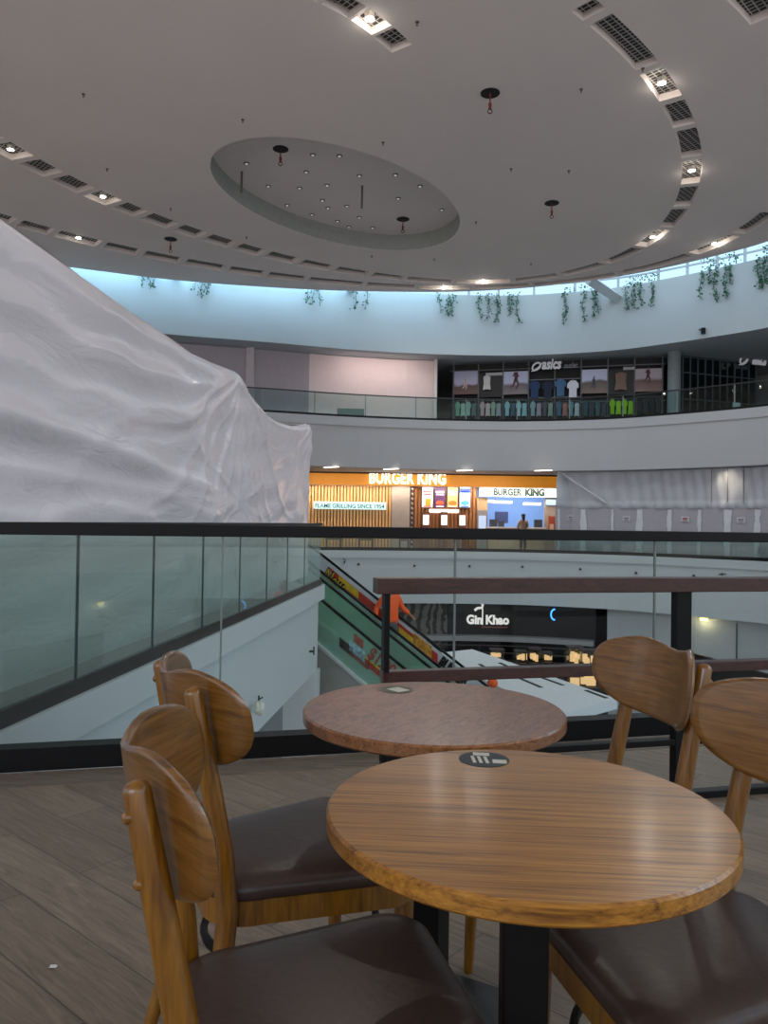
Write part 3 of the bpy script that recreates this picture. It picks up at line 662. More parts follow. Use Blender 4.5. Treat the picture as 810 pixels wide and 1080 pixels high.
# ------------------------------------------------------------------ chairs (local frame: sitter faces +x)
def make_chair():
    t = thing('dining_chair', 'x', 'chair')
    def px(z): return -0.068 * max(0, (z - 0.46) / 0.385)
    for s in (-1, 1):
        pts = [(-0.085, s * 0.178, 0.0), (-0.045, s * 0.172, 0.15), (-0.012, s * 0.165, 0.30), (0.0, s * 0.160, 0.42), (-0.010, s * 0.159, 0.54), (-0.033, s * 0.156, 0.66), (-0.056, s * 0.154, 0.77), (-0.071, s * 0.153, 0.845)]
        MB().tube(pts, [0.0125, 0.0155, 0.0175, 0.019, 0.0185, 0.0175, 0.0165, 0.0152], 20, flat=1.12, roundtop=True).build('back_post', CHAIRW, t, True, angle=60)
    # bent oval backrest
    a, b, zc, th = 0.236, 0.099, 0.797, 0.0135
    mb = MB(); NR, NA = 14, 64; x0 = -0.083
    def surf(y, z):
        ay = abs(y); bend = 2.9 * y * y if ay < 0.12 else 2.9 * 0.0144 + 0.50 * (ay - 0.12)
        return x0 + bend - 0.17 * (z - zc), (5.8 * y if ay < 0.12 else 0.50 * (1 if y > 0 else -1))
    def outline(q, k):
        if sin(q) >= 0: ex, hz = 0.74, 0.088
        else: ex, hz = 0.90, 0.112
        y_ = a * k * math.copysign(abs(cos(q)) ** ex, cos(q)); z_ = zc + hz * k * math.copysign(abs(sin(q)) ** ex, sin(q))
        if sin(q) > 0: z_ -= k * 0.024 * (0.5 + 0.5 * cos(min(pi, pi * abs(y_) / 0.125))) * min(1, sin(q) * 1.5)
        return y_, z_
    def add_side(off, flip):
        k0 = len(mb.v)
        for i in range(NR + 1):
            rr_ = i / NR; sh = 1.0 if rr_ < 1 else 0.985; 
            for j in range(NA):
                y, z = outline(2 * pi * j / NA, rr_ * sh)
                x, sl = surf(y, z); nl = sqrt(1 + sl * sl); mb.v.append((x + off / nl, y - off * sl / nl, z))
        for i in range(NR):
            for j in range(NA):
                f_ = (k0 + i * NA + j, k0 + i * NA + (j + 1) % NA, k0 + (i + 1) * NA + (j + 1) % NA, k0 + (i + 1) * NA + j)
                mb.f.append(f_ if flip else f_[::-1]); mb.mi.append(0)
        return k0 + NR * NA
    r1_ = add_side(th / 2, True); r2_ = add_side(-th / 2, False)
    # rounded rim ring
    k0 = len(mb.v)
    for j in range(NA):
        y, z = outline(2 * pi * j / NA, 1.02)
        x, sl = surf(y, z); mb.v.append((x, y, z))
    for j in range(NA):
        j2 = (j + 1) % NA; mb.f.append((r1_ + j, r1_ + j2, k0 + j2, k0 + j)); mb.f.append((k0 + j, k0 + j2, r2_ + j2, r2_ + j)); mb.mi += [0, 0]
    bo = mb.build('backrest', BOARDW, t, True, angle=75)
    for s in (-1, 1):
        for z in (0.735, 0.815):
            x = px(z) - 0.0175; MB().tube([(x + 0.006, s * 0.158, z), (x - 0.003, s * 0.158, z), (x - 0.0065, s * 0.158, z)], [0.0085, 0.008, 0.004], 12).build('bolt_cap', CHAIRW, t, True)
    # seat
    def loop(sc_, n=14, r=0.07):
        xb, xf, wb, wf = -0.035, 0.405, 0.172, 0.225; pts = []
        cs = [((xf - r), (wf - r), 0), ((xb + r * 1.5), (wb - r * 1.3), 1), ((xb + r * 1.5), -(wb - r * 1.3), 2), ((xf - r), -(wf - r), 3)]
        for cx, cy, k in cs:
            rx = r if k in (0, 3) else r * 1.5; ry_ = r if k in (0, 3) else r * 1.3
            for i in range(n + 1):
                q = k * pi / 2 + (pi / 2) * i / n
                pts.append((cx + rx * cos(q), cy + ry_ * sin(q)))
        c = (0.19, 0)
        return [(c[0] + (x - c[0]) * sc_, c[1] + (y - c[1]) * sc_) for x, y in pts]
    mb = MB(); prof = [(0.965, 0.438), (0.995, 0.444), (1.0, 0.455), (0.985, 0.466), (0.94, 0.474), (0.8, 0.480), (0.55, 0.483), (0.25, 0.484)]
    for sc_, z in prof:
        for x, y in loop(sc_): mb.v.append((x, y, z))
    n = len(loop(1))
    for i in range(len(prof) - 1):
        for j in range(n): mb.f.append((i * n + j, i * n + (j + 1) % n, (i + 1) * n + (j + 1) % n, (i + 1) * n + j)); mb.mi.append(0)
    mb.f.append(tuple(range(n))[::-1]); mb.f.append(tuple((len(prof) - 1) * n + j for j in range(n))); mb.mi += [0, 0]
    mb.build('seat_cushion', LEATHER, t, True, angle=70)
    mb = MB()
    for sc_, z in [(0.955, 0.392), (0.965, 0.39), (0.965, 0.438), (0.90, 0.438), (0.90, 0.392)]:
        for x, y in loop(sc_): mb.v.append((x, y, z))
    for i in range(5):
        for j in range(n): i2 = (i + 1) % 5; mb.f.append((i * n + j, i * n + (j + 1) % n, i2 * n + (j + 1) % n, i2 * n + j)); mb.mi.append(0)
    mb.build('seat_frame', CHAIRW, t, True, angle=35)
    for s in (-1, 1):
        MB().tube([(0.372, s * 0.178, 0.392), (0.372, s * 0.181, 0.25), (0.38, s * 0.186, 0.0)], [0.021, 0.018, 0.0125], 14).build('front_leg', CHAIRW, t, True, angle=60)
    hp = [(0.19 + 0.185 * cos(q) * 1.02, 0.168 * sin(q), 0.30) for q in [2 * pi * i / 40 for i in range(41)]]
    MB().tube(hp, 0.008, 8, flat=1.5).build('stretcher_hoop', BLACK, t, True)
    return t
ch0 = make_chair()
def face_pos(nx, ny, th, far):     # from the top of the camera-side post to the seat origin
    c, s = cos(th), sin(th); side = 1 if far else -1
    return nx + 0.145 * (-s) * side + 0.068 * c, ny + 0.145 * c * side + 0.068 * s
def put_chair(first, nx, ny, deg, label, left):
    t = ch0 if first else copy_tree(ch0); th = radians(deg)
    # near post is at local -y for chairs facing right, +y for chairs facing left
    ly = -0.153 if left else 0.153
    ox = nx - (cos(th) * (-0.071) - sin(th) * ly); oy = ny - (sin(th) * (-0.071) + cos(th) * ly)
    t.location = (ox, oy, 0); t.rotation_euler = (0, 0, th); t['label'] = label; t['group'] = 'bentwood chairs at the round tables'
    return t
put_chair(True, -0.291, 0.93, 15, 'oak chair nearest to the viewer at left, brown seat tucked towards the oak table', True)
put_chair(False, -0.352, 1.45, 27, 'oak chair at left, behind the nearest one, facing the reddish-brown table', True)
put_chair(False, 0.742, 1.78, 190, 'oak chair at right whose curved back stands before the black post', False)
put_chair(False, 0.815, 1.235, 193, 'oak chair cut off by the right edge of the view', False)

# ------------------------------------------------------------------ burger shop across the void (front plane at y = 36)
YB = 36.0
def bx_(x): return aty(x, 540, YB).x
def bz_(x, y): return aty(x, y, YB).z
shop = thing('burger_shop_front', 'timber-slatted burger restaurant front with an orange glowing band and white lit letters', 'shop front')
SLAT = plain('pale_timber_slat', (226, 178, 120), 0.5, var=0.12, scale=2); SLATB = plain('slat_backing', (160, 116, 78), 0.7)
SLATD = plain('brown_timber_slat', (178, 114, 66), 0.5, var=0.12, scale=2)
def slat_wall(name, x0, x1, z0, z1, y, mat, pitch, parent):
    mb = MB(); mb.box(((x0 + x1) / 2, y + 0.08, (z0 + z1) / 2), (x1 - x0, 0.06, z1 - z0), mi=1); x = x0 + pitch / 2
    while x < x1: mb.box((x, y, (z0 + z1) / 2), (pitch * 0.62, 0.1, z1 - z0), mi=0); x += pitch
    return mb.build(name, [mat, SLATB], parent)
GX0 = -7.0
slat_wall('slat_wall', GX0, bx_(413), 0, 2.9, YB, SLAT, 0.15, shop)
MB().box(((bx_(413) + bx_(432)) / 2, YB - 0.05, 1.45), (bx_(432) - bx_(413), 0.3, 2.9)).build('pillar', plain('shop_pillar_grey', (168, 156, 148), 0.6), shop)
mb = MB(); xs = bx_(434.5)
for k in range(26): mb.box((xs, YB - 0.1, 0.06 + k * 0.112), (0.11, 0.12, 0.05), mi=k % 2, M=Matrix.Rotation(0.5, 3, 'Y'))
mb.build('striped_trim', [plain('trim_cream', (235, 225, 210), 0.5), plain('trim_brown', (120, 60, 40), 0.5)], shop)
slat_wall('slat_wall', bx_(436.5), bx_(503), 0, 2.9, YB + 0.02, SLATD, 0.17, shop)
ORB = plain('orange_glow_band', (222, 142, 40), 0.5, emit=0.38)
mb = MB(); mb.box(((GX0 + bx_(587)) / 2, YB - 0.72, 3.12), (bx_(587) - GX0, 0.06, 0.52)); mb.build('orange_band', ORB, shop)
MB().box(((GX0 + bx_(587)) / 2, YB - 0.37, 2.875), (bx_(587) - GX0, 0.64, 0.03)).build('band_soffit', plain('band_soffit_white', (220, 205, 190), 0.5), shop)
MB().box(((GX0 + bx_(587)) / 2, YB - 0.8, 3.405), (bx_(587) - GX0, 0.5, 0.04)).build('dark_ceiling_slot', DARKIN, shop)
LETW = emis('white_lit_letter', (255, 244, 232), 2.2)
t_ = text('shop_letters', 'BURGER KING', 0.76, LETW, shop, (bx_(389), YB - 0.86, bz_(389, 510.5)), ext=0.05, bold=0.02, space=1.08, label='large white lit letters')
t_.dimensions; wd_ = t_.dimensions.x; t_.scale = ((bx_(467.5) - bx_(389)) / wd_, 1, 1)
LB = emis('lightbox_white', (240, 250, 246), 1.05)
MB().box(((bx_(331) + bx_(407)) / 2, YB - 0.14, (bz_(369, 529.5) + bz_(369, 537)) / 2), (bx_(407) - bx_(331), 0.1, 0.34)).build('slogan_lightbox', emis('slogan_white', (205, 240, 240), 1.0), shop)
t_ = text('slogan_letters', 'FLAME GRILLING SINCE 1954', 0.27, plain('slogan_green', (26, 96, 96), 0.5), shop, (bx_(332.5), YB - 0.205, bz_(369, 535.8)), ext=0.006, bold=0.004)
t_.scale = ((bx_(405) - bx_(332.5)) / t_.dimensions.x, 1, 1)
MB().box(((bx_(505) + bx_(587)) / 2, YB - 0.14, (bz_(546, 514) + bz_(546, 524)) / 2), (bx_(587) - bx_(505), 0.14, 0.47)).build('sign_lightbox', LB, shop)
t_ = text('sign_letters', 'BURGER ', 0.43, plain('sign_dark_green', (4, 34, 22), 0.5), shop, (bx_(519.5), YB - 0.225, bz_(546, 522.6)), ext=0.008, bold=0.016)
t_.scale = ((bx_(549) - bx_(519.5)) / t_.dimensions.x, 1, 1)
t_ = text('sign_letters', 'KING', 0.43, plain('sign_dark_green', (4, 34, 22), 0.5), shop, (bx_(552.5), YB - 0.225, bz_(546, 522.6)), ext=0.008, bold=0.028)
t_.scale = ((bx_(573) - bx_(552.5)) / t_.dimensions.x, 1, 1)
# menu screens, small sign, order kiosks
scr = [(444.2, 456.5, (244, 232, 232), (232, 80, 80), (245, 160, 40)), (457.6, 469.6, (90, 50, 90), (215, 235, 240), (230, 90, 50)), (471, 482.6, (236, 170, 110), (240, 222, 215), (225, 120, 40)), (483.8, 495.8, (205, 235, 250), (60, 80, 190), (90, 170, 220))]
for k, (a, b, c0, c1, c2) in enumerate(scr):
    x0, x1 = bx_(a), bx_(b); z0, z1 = bz_((a + b) / 2, 535.6), bz_((a + b) / 2, 513.5); cx = (x0 + x1) / 2
    s_ = MB().box((cx, YB - 0.12, (z0 + z1) / 2), (x1 - x0, 0.08, z1 - z0)).build('menu_screen', plain('screen_frame', (40, 40, 44), 0.4), shop)
    MB().box((cx, YB - 0.165, (z0 + z1) / 2), (x1 - x0 - 0.04, 0.012, z1 - z0 - 0.04)).build('picture', emis('scr%d' % k, c0, 1.1), s_)
    tz = z1 - 0.24
    MB().box((cx, YB - 0.175, tz), (0.4, 0.012, 0.07)).box((cx, YB - 0.175, tz - 0.12 if k != 3 else tz + 0.06), (0.36 if k != 3 else 0.48, 0.012, 0.06 if k != 3 else 0.2)).build('headline', emis('scrh%d' % k, c1, 1.0), s_)
    mb = MB(); mb.lathe([(0.02, 0.0), (0.17, 0.04), (0.19, 0.1), (0.15, 0.17), (0.04, 0.21)], (cx, YB - 0.2, z0 + 0.12), 16) if k else mb.box((cx + 0.03, YB - 0.176, z0 + 0.24), (0.24, 0.012, 0.36))
    for i_, v_ in enumerate(mb.v): mb.v[i_] = (v_[0], YB - 0.178 + (v_[1] - (YB - 0.2)) * 0.04, v_[2])
    mb.build('food_picture', emis('scrf%d' % k, c2, 0.9), s_)
    MB().box((cx, YB - 0.175, z0 + 0.06), (0.36, 0.012, 0.05)).build('caption', emis('scrc%d' % k, c1, 0.8), s_)
MB().box((bx_(468), YB - 0.12, bz_(468, 539)), (bx_(484) - bx_(453), 0.06, 0.16)).build('small_lit_sign', LETW, shop)
for a in (449, 468, 487):
    q = MB().box((bx_(a), YB - 0.25, 0.85), (0.34, 0.2, 1.7)).build('order_kiosk', plain('kiosk_brown', (120, 72, 44), 0.5), shop)
    MB().box((bx_(a), YB - 0.36, 1.32), (0.27, 0.02, 0.46)).build('kiosk_screen', emis('kiosk_screen_white', (250, 246, 240), 1.2), q)
# serving opening
x0, x1 = bx_(503), bx_(587)
MB().box(((x0 + x1) / 2, YB + 2.6, 1.45), (x1 - x0, 0.1, 2.9)).build('kitchen_back_wall', emis('kitchen_blue_tiles', (140, 178, 240), 0.55), shop)
MB().box(((bx_(503) + bx_(514)) / 2, YB, 1.2), (bx_(514) - bx_(503), 0.12, 2.4)).build('side_panel', plain('shop_beige_panel', (178, 148, 110), 0.6), shop)
MB().box(((bx_(574) + bx_(587)) / 2, YB, 1.2), (bx_(587) - bx_(574), 0.12, 2.4)).build('side_panel', plain('shop_grey_panel', (176, 160, 150), 0.6), shop)
MB().box(((bx_(575) + bx_(586)) / 2, YB - 0.1, bz_(580, 530)), (0.45, 0.06, 0.24)).build('order_screen', emis('pale_blue_screen', (180, 210, 245), 0.9), shop)
MB().box((bx_(581.5), YB - 0.1, bz_(581, 553)), (0.3, 0.05, 0.75)).build('red_poster', plain('poster_red', (190, 84, 64), 0.6), shop)
MB().box((bx_(581.5), YB - 0.13, bz_(581, 556)), (0.18, 0.02, 0.3)).build('poster_picture', plain('poster_cream', (230, 200, 170), 0.6), shop)
MB().box((bx_(508), YB - 0.12, 0.9), (0.42, 0.3, 1.8)).build('drinks_cabinet', plain('cabinet_grey', (150, 146, 150), 0.4), shop)
MB().box((bx_(508), YB - 0.28, 1.15), (0.34, 0.02, 0.8)).build('cabinet_light', emis('cabinet_glow', (190, 205, 235), 0.8), shop)
ct = MB().box(((bx_(514) + bx_(574)) / 2, YB + 0.1, 0.5), (bx_(574) - bx_(514), 0.5, 1.0)).build('service_counter', plain('counter_beige', (190, 170, 150), 0.5), shop)
MB().box(((bx_(514) + bx_(574)) / 2, YB + 0.08, 1.02), (bx_(574) - bx_(512), 0.6, 0.05)).build('counter_top', plain('counter_white', (225, 220, 215), 0.4), ct)
for a, zz, s in ((521, 1.2, 0.34), (529, 1.2, 0.26), (568, 1.25, 0.36)):
    MB().box((bx_(a), YB + 0.1, 1.05 + s / 2), (s, 0.2, s)).build('till', plain('till_dark', (52, 54, 62), 0.5), shop)
MB().box((bx_(533), YB + 1.2, 1.5), (0.6, 0.3, 0.55)).build('fryer_hood', plain('hood_blue_grey', (96, 110, 170), 0.4), shop)
mb = MB()
for a, y_, l_ in ((517, 528, 0.55), (533, 529, 0.9), (565, 531, 0.8)):
    MB().box((bx_(a), YB + 0.9, bz_(a, y_)), (l_, 0.3, 0.12)).build('ceiling_light', LETW, shop)
for a in (347, 366, 392):       # wall-washers on the slat wall
    l = bpy.data.lights.new('wall_washer', 'SPOT'); l.energy = 26; l.spot_size = radians(60); l.spot_blend = 0.8; l.color = (1, 0.8, 0.55); l.shadow_soft_size = 0.03
    o = bpy.data.objects.new('wall_washer', l); C.objects.link(o); o.location = (bx_(a), YB - 0.3, 2.8); o.rotation_euler = (radians(14), 0, 0); o.parent = shop
area('shop_light', (-2, YB - 0.5, 2.84), 7, 80, (1, 0.84, 0.66), (-2, YB - 0.1, 0.8), 0.15)
area('shop_light', (5.0, YB - 0.5, 2.84), 6, 120, (1, 0.88, 0.74), (5.0, YB - 0.1, 0.8), 0.15)
area('terrace_light', (1.0, YB - 1.9, 3.35), 10, 60, (1, 0.9, 0.8), (1.0, YB - 1.0, 0), 0.3)
area('kitchen_light', (6.3, YB + 1.2, 2.8), 2.6, 50, (0.75, 0.85, 1), (6.3, YB + 1.5, 0.5), 1.2)
for k, (a, y_) in enumerate([(349.5, 493), (412.5, 495), (490, 496.5), (573, 496.5)]):
    p = atz(a, y_, H2b - 0.03); dx = 0.7
    tag(MB().box((p.x, p.y, H2b - 0.02), (0.75, 0.10, 0.03), radians(-38)).build('linear_lamp', emis('linear_lamp_white', (255, 240, 225), 3.0)), 'slim white ceiling lamp %s the burger shop' % ['at the left end of', 'left of the big letters of', 'right of the big letters of', 'at the right end of'][k], 'ceiling light')
# tables and seats on the shop terrace, seen under the handrail
FUR = plain('terrace_brown', (110, 84, 64), 0.6); FURD = plain('terrace_dark', (60, 48, 42), 0.6)
for k, (a, wdt) in enumerate([(352, 0.75), (386, 0.7), (426, 0.45)]):
    p = aty(a, 575, 34.6)
    t = thing('shop_bench', 'low brown bench on the terrace before the burger shop, %s' % ['leftmost', 'middle one', 'right of the grey pillar'][k], 'bench', (p.x, 34.6, 0))
    MB().box((0, 0, 0.40), (wdt, 0.45, 0.08)).build('seat', FUR, t)
    MB().box((0, 0.2, 0.62), (wdt, 0.06, 0.42)).build('backrest', FURD, t)
    for s in (-1, 1): MB().box((s * wdt * 0.42, 0, 0.18), (0.06, 0.4, 0.36)).build('leg', FURD, t)

# ------------------------------------------------------------------ people
def fig(name, verts, edges, mat, parent, root=0, sub=2):
    me = bpy.data.meshes.new(name); me.from_pydata([v[:3] for v in verts], edges, []); me.materials.append(mat)
    o = bpy.data.objects.new(name, me); C.objects.link(o); o.parent = parent
    md = o.modifiers.new('skin', 'SKIN'); md.use_smooth_shade = True
    for i, v in enumerate(verts):
        sv = me.skin_vertices[0].data[i]; r = v[3]; sv.radius = (r, r) if not isinstance(r, tuple) else r; sv.use_root = (i == root)
    sb = o.modifiers.new('sub', 'SUBSURF'); sb.levels = sub; sb.render_levels = sub
    return o
SKIN = plain('skin_tone', (168, 116, 88), 0.6)
def arm_fingers(V, E, i_wrist, d, side):
    w_ = Vector(V[i_wrist][:3]); d = Vector(d).normalized(); n_ = d.cross(Vector((0, 0, 1))).normalized() if abs(d.z) < 0.95 else Vector((0, 1, 0))
    palm = w_ + d * 0.08; V.append((*palm, 0.03)); ip = len(V) - 1; E.append((i_wrist, ip))
    for k, (o_, l_) in enumerate([(-0.032, 0.06), (-0.011, 0.075), (0.011, 0.07), (0.03, 0.055)]):
        a = palm + n_ * o_ + d * l_ * 0.55; b = palm + n_ * o_ * 1.1 + d * l_ + Vector((0, 0, -0.015))
        V.append((*a, 0.009)); V.append((*b, 0.008)); E.append((ip, len(V) - 2)); E.append((len(V) - 2, len(V) - 1))
    a = w_ + d * 0.045 + n_ * side * 0.045; V.append((*a, 0.010)); E.append((ip, len(V) - 1))
def person(label, loc, rz, jacket, trousers, hairc, arms, longhair=False, h=1.0):
    t = thing('person', label, 'person', loc, rz); t.scale = (h, h, h)
    V = [(0, 0, 0.95, (0.16, 0.11)), (0, 0, 1.15, (0.14, 0.10)), (0, 0, 1.36, (0.17, 0.10)), (0, 0, 1.45, 0.06), (0, 0.0, 1.52, 0.052), (0, 0.01, 1.61, 0.088), (0, 0.0, 1.68, 0.072)]
    E = [(0, 1), (1, 2), (2, 3), (3, 4), (4, 5), (5, 6)]
    for s in (-1, 1):
        k = len(V); V += [(s * 0.09, 0, 0.86, 0.085), (s * 0.10, 0.0, 0.50, 0.058), (s * 0.10, -0.01, 0.10, 0.04), (s * 0.10, 0.10, 0.035, 0.035)]
        E += [(0, k), (k, k + 1), (k + 1, k + 2), (k + 2, k + 3)]
        el, wr = arms[0 if s < 0 else 1]
        k = len(V); V += [(s * 0.17, 0, 1.39, 0.055), (*el, 0.042), (*wr, 0.028)]; E += [(2, k), (k, k + 1), (k + 1, k + 2)]
        d = Vector(wr) - Vector(el); arm_fingers(V, E, k + 2, d, -s)
    # face: nose and ears grow from the head
    V += [(0, 0.105, 1.60, 0.014), (-0.088, 0.01, 1.60, 0.016), (0.088, 0.01, 1.60, 0.016)]; n_ = len(V); E += [(5, n_ - 3), (5, n_ - 2), (5, n_ - 1)]
    b = fig('body', V, E, SKIN, t)
    for s in (-1, 1): MB().lathe([(0.004, -0.008), (0.011, 0.0), (0.004, 0.008)], (s * 0.032, 0.088, 1.625), 8).build('eye', DARKIN, t, True)
    MB().box((0, 0.094, 1.565), (0.045, 0.008, 0.01)).build('mouth', plain('lip', (130, 60, 54), 0.5), t)
    V = [(0, 0, 0.84, (0.205, 0.155)), (0, 0, 0.95, (0.20, 0.15)), (0, 0, 1.15, (0.175, 0.13)), (0, 0, 1.36, (0.20, 0.125)), (0, 0, 1.46, 0.075)]; E = [(0, 1), (1, 2), (2, 3), (3, 4)]
    for s in (-1, 1):
        el, wr = arms[0 if s < 0 else 1]; k = len(V); V += [(s * 0.175, 0, 1.39, 0.075), (*el, 0.06), (*(Vector(el) + (Vector(wr) - Vector(el)) * 0.93), 0.048)]; E += [(3, k), (k, k + 1), (k + 1, k + 2)]
    fig('jacket', V, E, jacket, t)
    V = [(0, 0, 0.98, (0.185, 0.135)), (0, 0, 0.90, (0.18, 0.13))]; E = [(0, 1)]
    for s in (-1, 1):
        k = len(V); V += [(s * 0.09, 0, 0.84, 0.10), (s * 0.10, 0, 0.50, 0.075), (s * 0.10, -0.01, 0.09, 0.06)]; E += [(1, k), (k, k + 1), (k + 1, k + 2)]
    fig('trousers', V, E, trousers, t)
    for s in (-1, 1): fig('shoe', [(s * 0.10, -0.04, 0.045, 0.045), (s * 0.10, 0.06, 0.04, 0.042), (s * 0.10, 0.14, 0.032, 0.032)], [(0, 1), (1, 2)], DARKIN, t)
    HV = [(0, -0.03, 1.63, 0.088), (0, -0.01, 1.70, 0.078)]; HE = [(0, 1)]
    if longhair: HV += [(0, -0.07, 1.50, 0.07), (0, -0.085, 1.38, 0.06)]; HE += [(0, 2), (2, 3)]
    fig('hair', HV, HE, hairc, t)
    return t
HAIR = plain('black_hair', (24, 20, 20), 0.6)
pc = aty(551.5, 575, 35.3)
person('person with long black hair and beige top standing at the burger shop counter', (pc.x, 35.3, 0), 0.15, plain('beige_top', (150, 128, 110), 0.8), plain('dark_trousers', (70, 62, 60), 0.8), HAIR,
       [((-0.24, 0.05, 1.14), (-0.16, 0.26, 1.08)), ((0.24, 0.05, 1.14), (0.17, 0.26, 1.08))], True, 0.95)

# ------------------------------------------------------------------ first level hoarding at right
HO = [p for p in EDGE if p.x > 7.0 and p.y > 17]
HO = [Vector(online(586.5, 540, (0, 32.4 + 0.55), (8.6, 31.65 + 0.55)).xy)] + HO[1:]
hn = normals(HO); HB = [p + n_ * 0.6 for p, n_ in zip(HO, hn)]; HB[0] = HO[0]
hoard = thing('hoarding', 'pale grey board hoarding with filler stripes and plastic film above, across at right', 'hoarding')
sweep(MB(), HB, [(0, 0.0), (0, 1.9), (0.05, 1.9), (0.05, 0.0)]).build('boards', plain('board_grey', (176, 172, 180), 0.8, var=0.03), hoard)
mb = MB(); NF = []
for p, n_ in zip(HB, normals(HB)): NF.append((p, n_))
HB2 = spline([tuple(p) for p in HB], 5); nH = normals(HB2); k0 = len(mb.v); rows = 22
for i, (p, n_) in enumerate(zip(HB2, nH)):
    for j in range(rows):
        z = 1.88 + (H2b - 1.9) * j / (rows - 1); d = -0.02 - 0.035 * sin(i * 1.1 + 2.2 * z) - 0.03 * sin(i * 0.37 - 5 * z) - (0.05 if abs(z - 2.02) < 0.1 else 0)
        mb.v.append((p.x + n_.x * d, p.y + n_.y * d, z))
for i in range(len(HB2) - 1):
    for j in range(rows - 1): a = i * rows + j; mb.f.append((a, a + rows, a + rows + 1, a + 1)); mb.mi.append(0)
mb.build('plastic_film', plain('grey_film', (190, 192, 200), 0.35, var=0.05, scale=0.8, bump=0.3), hoard, True, angle=180)
def on_h(x, y, off=-0.03):
    best = None
    for a, b in zip(HB, HB[1:]):
        p = online(x, y, a, b); t = (p.xy - a).dot((b - a).normalized()) / (b - a).length
        if -0.02 <= t <= 1.02 and (best is None or p.y > 5): best = (p, (b - a).normalized())
    p, d = best; n_ = Vector((-d.y, d.x)); return Vector((p.x + n_.x * off, p.y + n_.y * off, p.z)), d
FILL = plain('filler_white', (214, 216, 222), 0.8)
for x, wdt, z0 in [(589, 0.12, 0), (615.5, 0.24, 0), (646, 0.10, 0.7), (674.6, 0.24, 0), (706.5, 0.2, 0), (737.8, 0.13, 0), (767.6, 0.26, 0), (799, 0.2, 0)]:
    p, d = on_h(x, 548); mb = MB(); random.seed(int(x))
    for k in range(8):
        za = z0 + (1.85 - z0) * k / 8; mb.box((p.x + d.x * random.uniform(-.02, .02), p.y + d.y * random.uniform(-.02, .02), za + (1.85 - z0) / 16), (wdt * random.uniform(0.75, 1.2), 0.012, (1.85 - z0) / 8), atan2(d.y, d.x))
    mb.build('filler_stripe', FILL, hoard)
for x, y, c in [(601, 546, 0), (661, 547, 0), (723, 547.5, 1), (782, 548.5, 0)]:
    p, d = on_h(x, y, -0.045); rz_ = atan2(d.y, d.x)
    q = MB().box(tuple(p), (0.3, 0.01, 0.2), rz_).build('notice', plain('notice_paper', (204, 204, 208), 0.7), hoard)
    n_ = Vector((-d.y, d.x)); MB().box((p.x - n_.x * 0.01, p.y - n_.y * 0.01, p.z + 0.02), (0.2, 0.006, 0.05), rz_).box((p.x - n_.x * 0.01, p.y - n_.y * 0.01, p.z - 0.05), (0.16, 0.006, 0.03), rz_).build('notice_print', plain('notice_red' if c else 'notice_grey', (160, 50, 60) if c else (120, 120, 126), 0.7), q)
pa, d = on_h(592, 500, -0.12); pb, _ = on_h(640, 531, -0.12)
MB().tube([tuple(pa), tuple(pb)], 0.05, 6).build('taped_seam', plain('seam_pale', (206, 208, 214), 0.6), hoard)
for x in (751, 768, 785):
    p, d = on_h(x, 515, -0.06); q = p.copy(); MB().tube([(p.x, p.y, 2.05), (p.x, p.y, H2b - 0.02)], 0.012, 6).build('film_seam', plain('seam_dark', (104, 104, 108), 0.7), hoard)
p, d = on_h(768, 515, 0.5)
l = bpy.data.lights.new('lamp_on_film', 'SPOT'); l.energy = 35; l.color = (1, 0.86, 0.62); l.spot_size = radians(70); l.spot_blend = 1; l.shadow_soft_size = 0.1
o = bpy.data.objects.new('lamp_on_film', l); C.objects.link(o); q, _ = on_h(768, 515, -0.9); o.location = (q.x, q.y, 3.35); o.rotation_euler = (Vector((p.x, p.y, 2.5)) - Vector((q.x, q.y, 3.35))).to_track_quat('-Z', 'Y').to_euler(); o.parent = hoard

# ------------------------------------------------------------------ second level: pale hoarding and the sports shop
HL = [p + n_ * 1.3 for p, n_ in zip(EDGE, CN) if p.x < 1.8 and p.x > -13]
pE = atz(457, 373, H3b - 0.05)
HL = HL[:-1] + [Vector((2.15, 33.75))]
def cut(P, x):   # split polyline at picture column x
    for i in range(len(P) - 1):
        p = online(x, 400, P[i], P[i + 1]); d = P[i + 1] - P[i]; t = (p.xy - P[i]).dot(d) / d.length_squared
        if 0 <= t <= 1 and p.y > 5: return i, p.xy
    return len(P) - 2, P[-1]
h2 = thing('hoarding', 'tall pale board hoarding closing the upper gallery at left of the sports shop', 'hoarding')
i0, c0 = cut(HL, 264); i1, c1 = cut(HL, 326)
BG_ = plain('board_painted_shade', (168, 160, 168), 0.8, var=0.03); BP = plain('board_painted_light', (222, 204, 204), 0.8, var=0.02)  # left shade and right pinkish light are put into the board colours
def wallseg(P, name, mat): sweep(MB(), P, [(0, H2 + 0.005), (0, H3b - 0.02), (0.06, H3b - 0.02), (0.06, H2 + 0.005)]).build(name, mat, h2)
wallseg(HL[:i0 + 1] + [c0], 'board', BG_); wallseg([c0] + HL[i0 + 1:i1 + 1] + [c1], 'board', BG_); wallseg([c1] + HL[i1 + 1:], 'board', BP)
for c_ in (c0,): MB().box((c_.x, c_.y - 0.05, (H2 + H3b) / 2), (0.32, 0.14, H3b - H2), -0.15 + pi * 0).build('upright', plain('upright_pale', (196, 188, 194), 0.8), h2)
MB().box((HL[-1].x, HL[-1].y - 0.03, (H2 + H3b) / 2), (0.14, 0.5, H3b - H2)).build('end_post', plain('end_post_white', (216, 208, 208), 0.7), h2)
p = atz(372, 432, H2); 
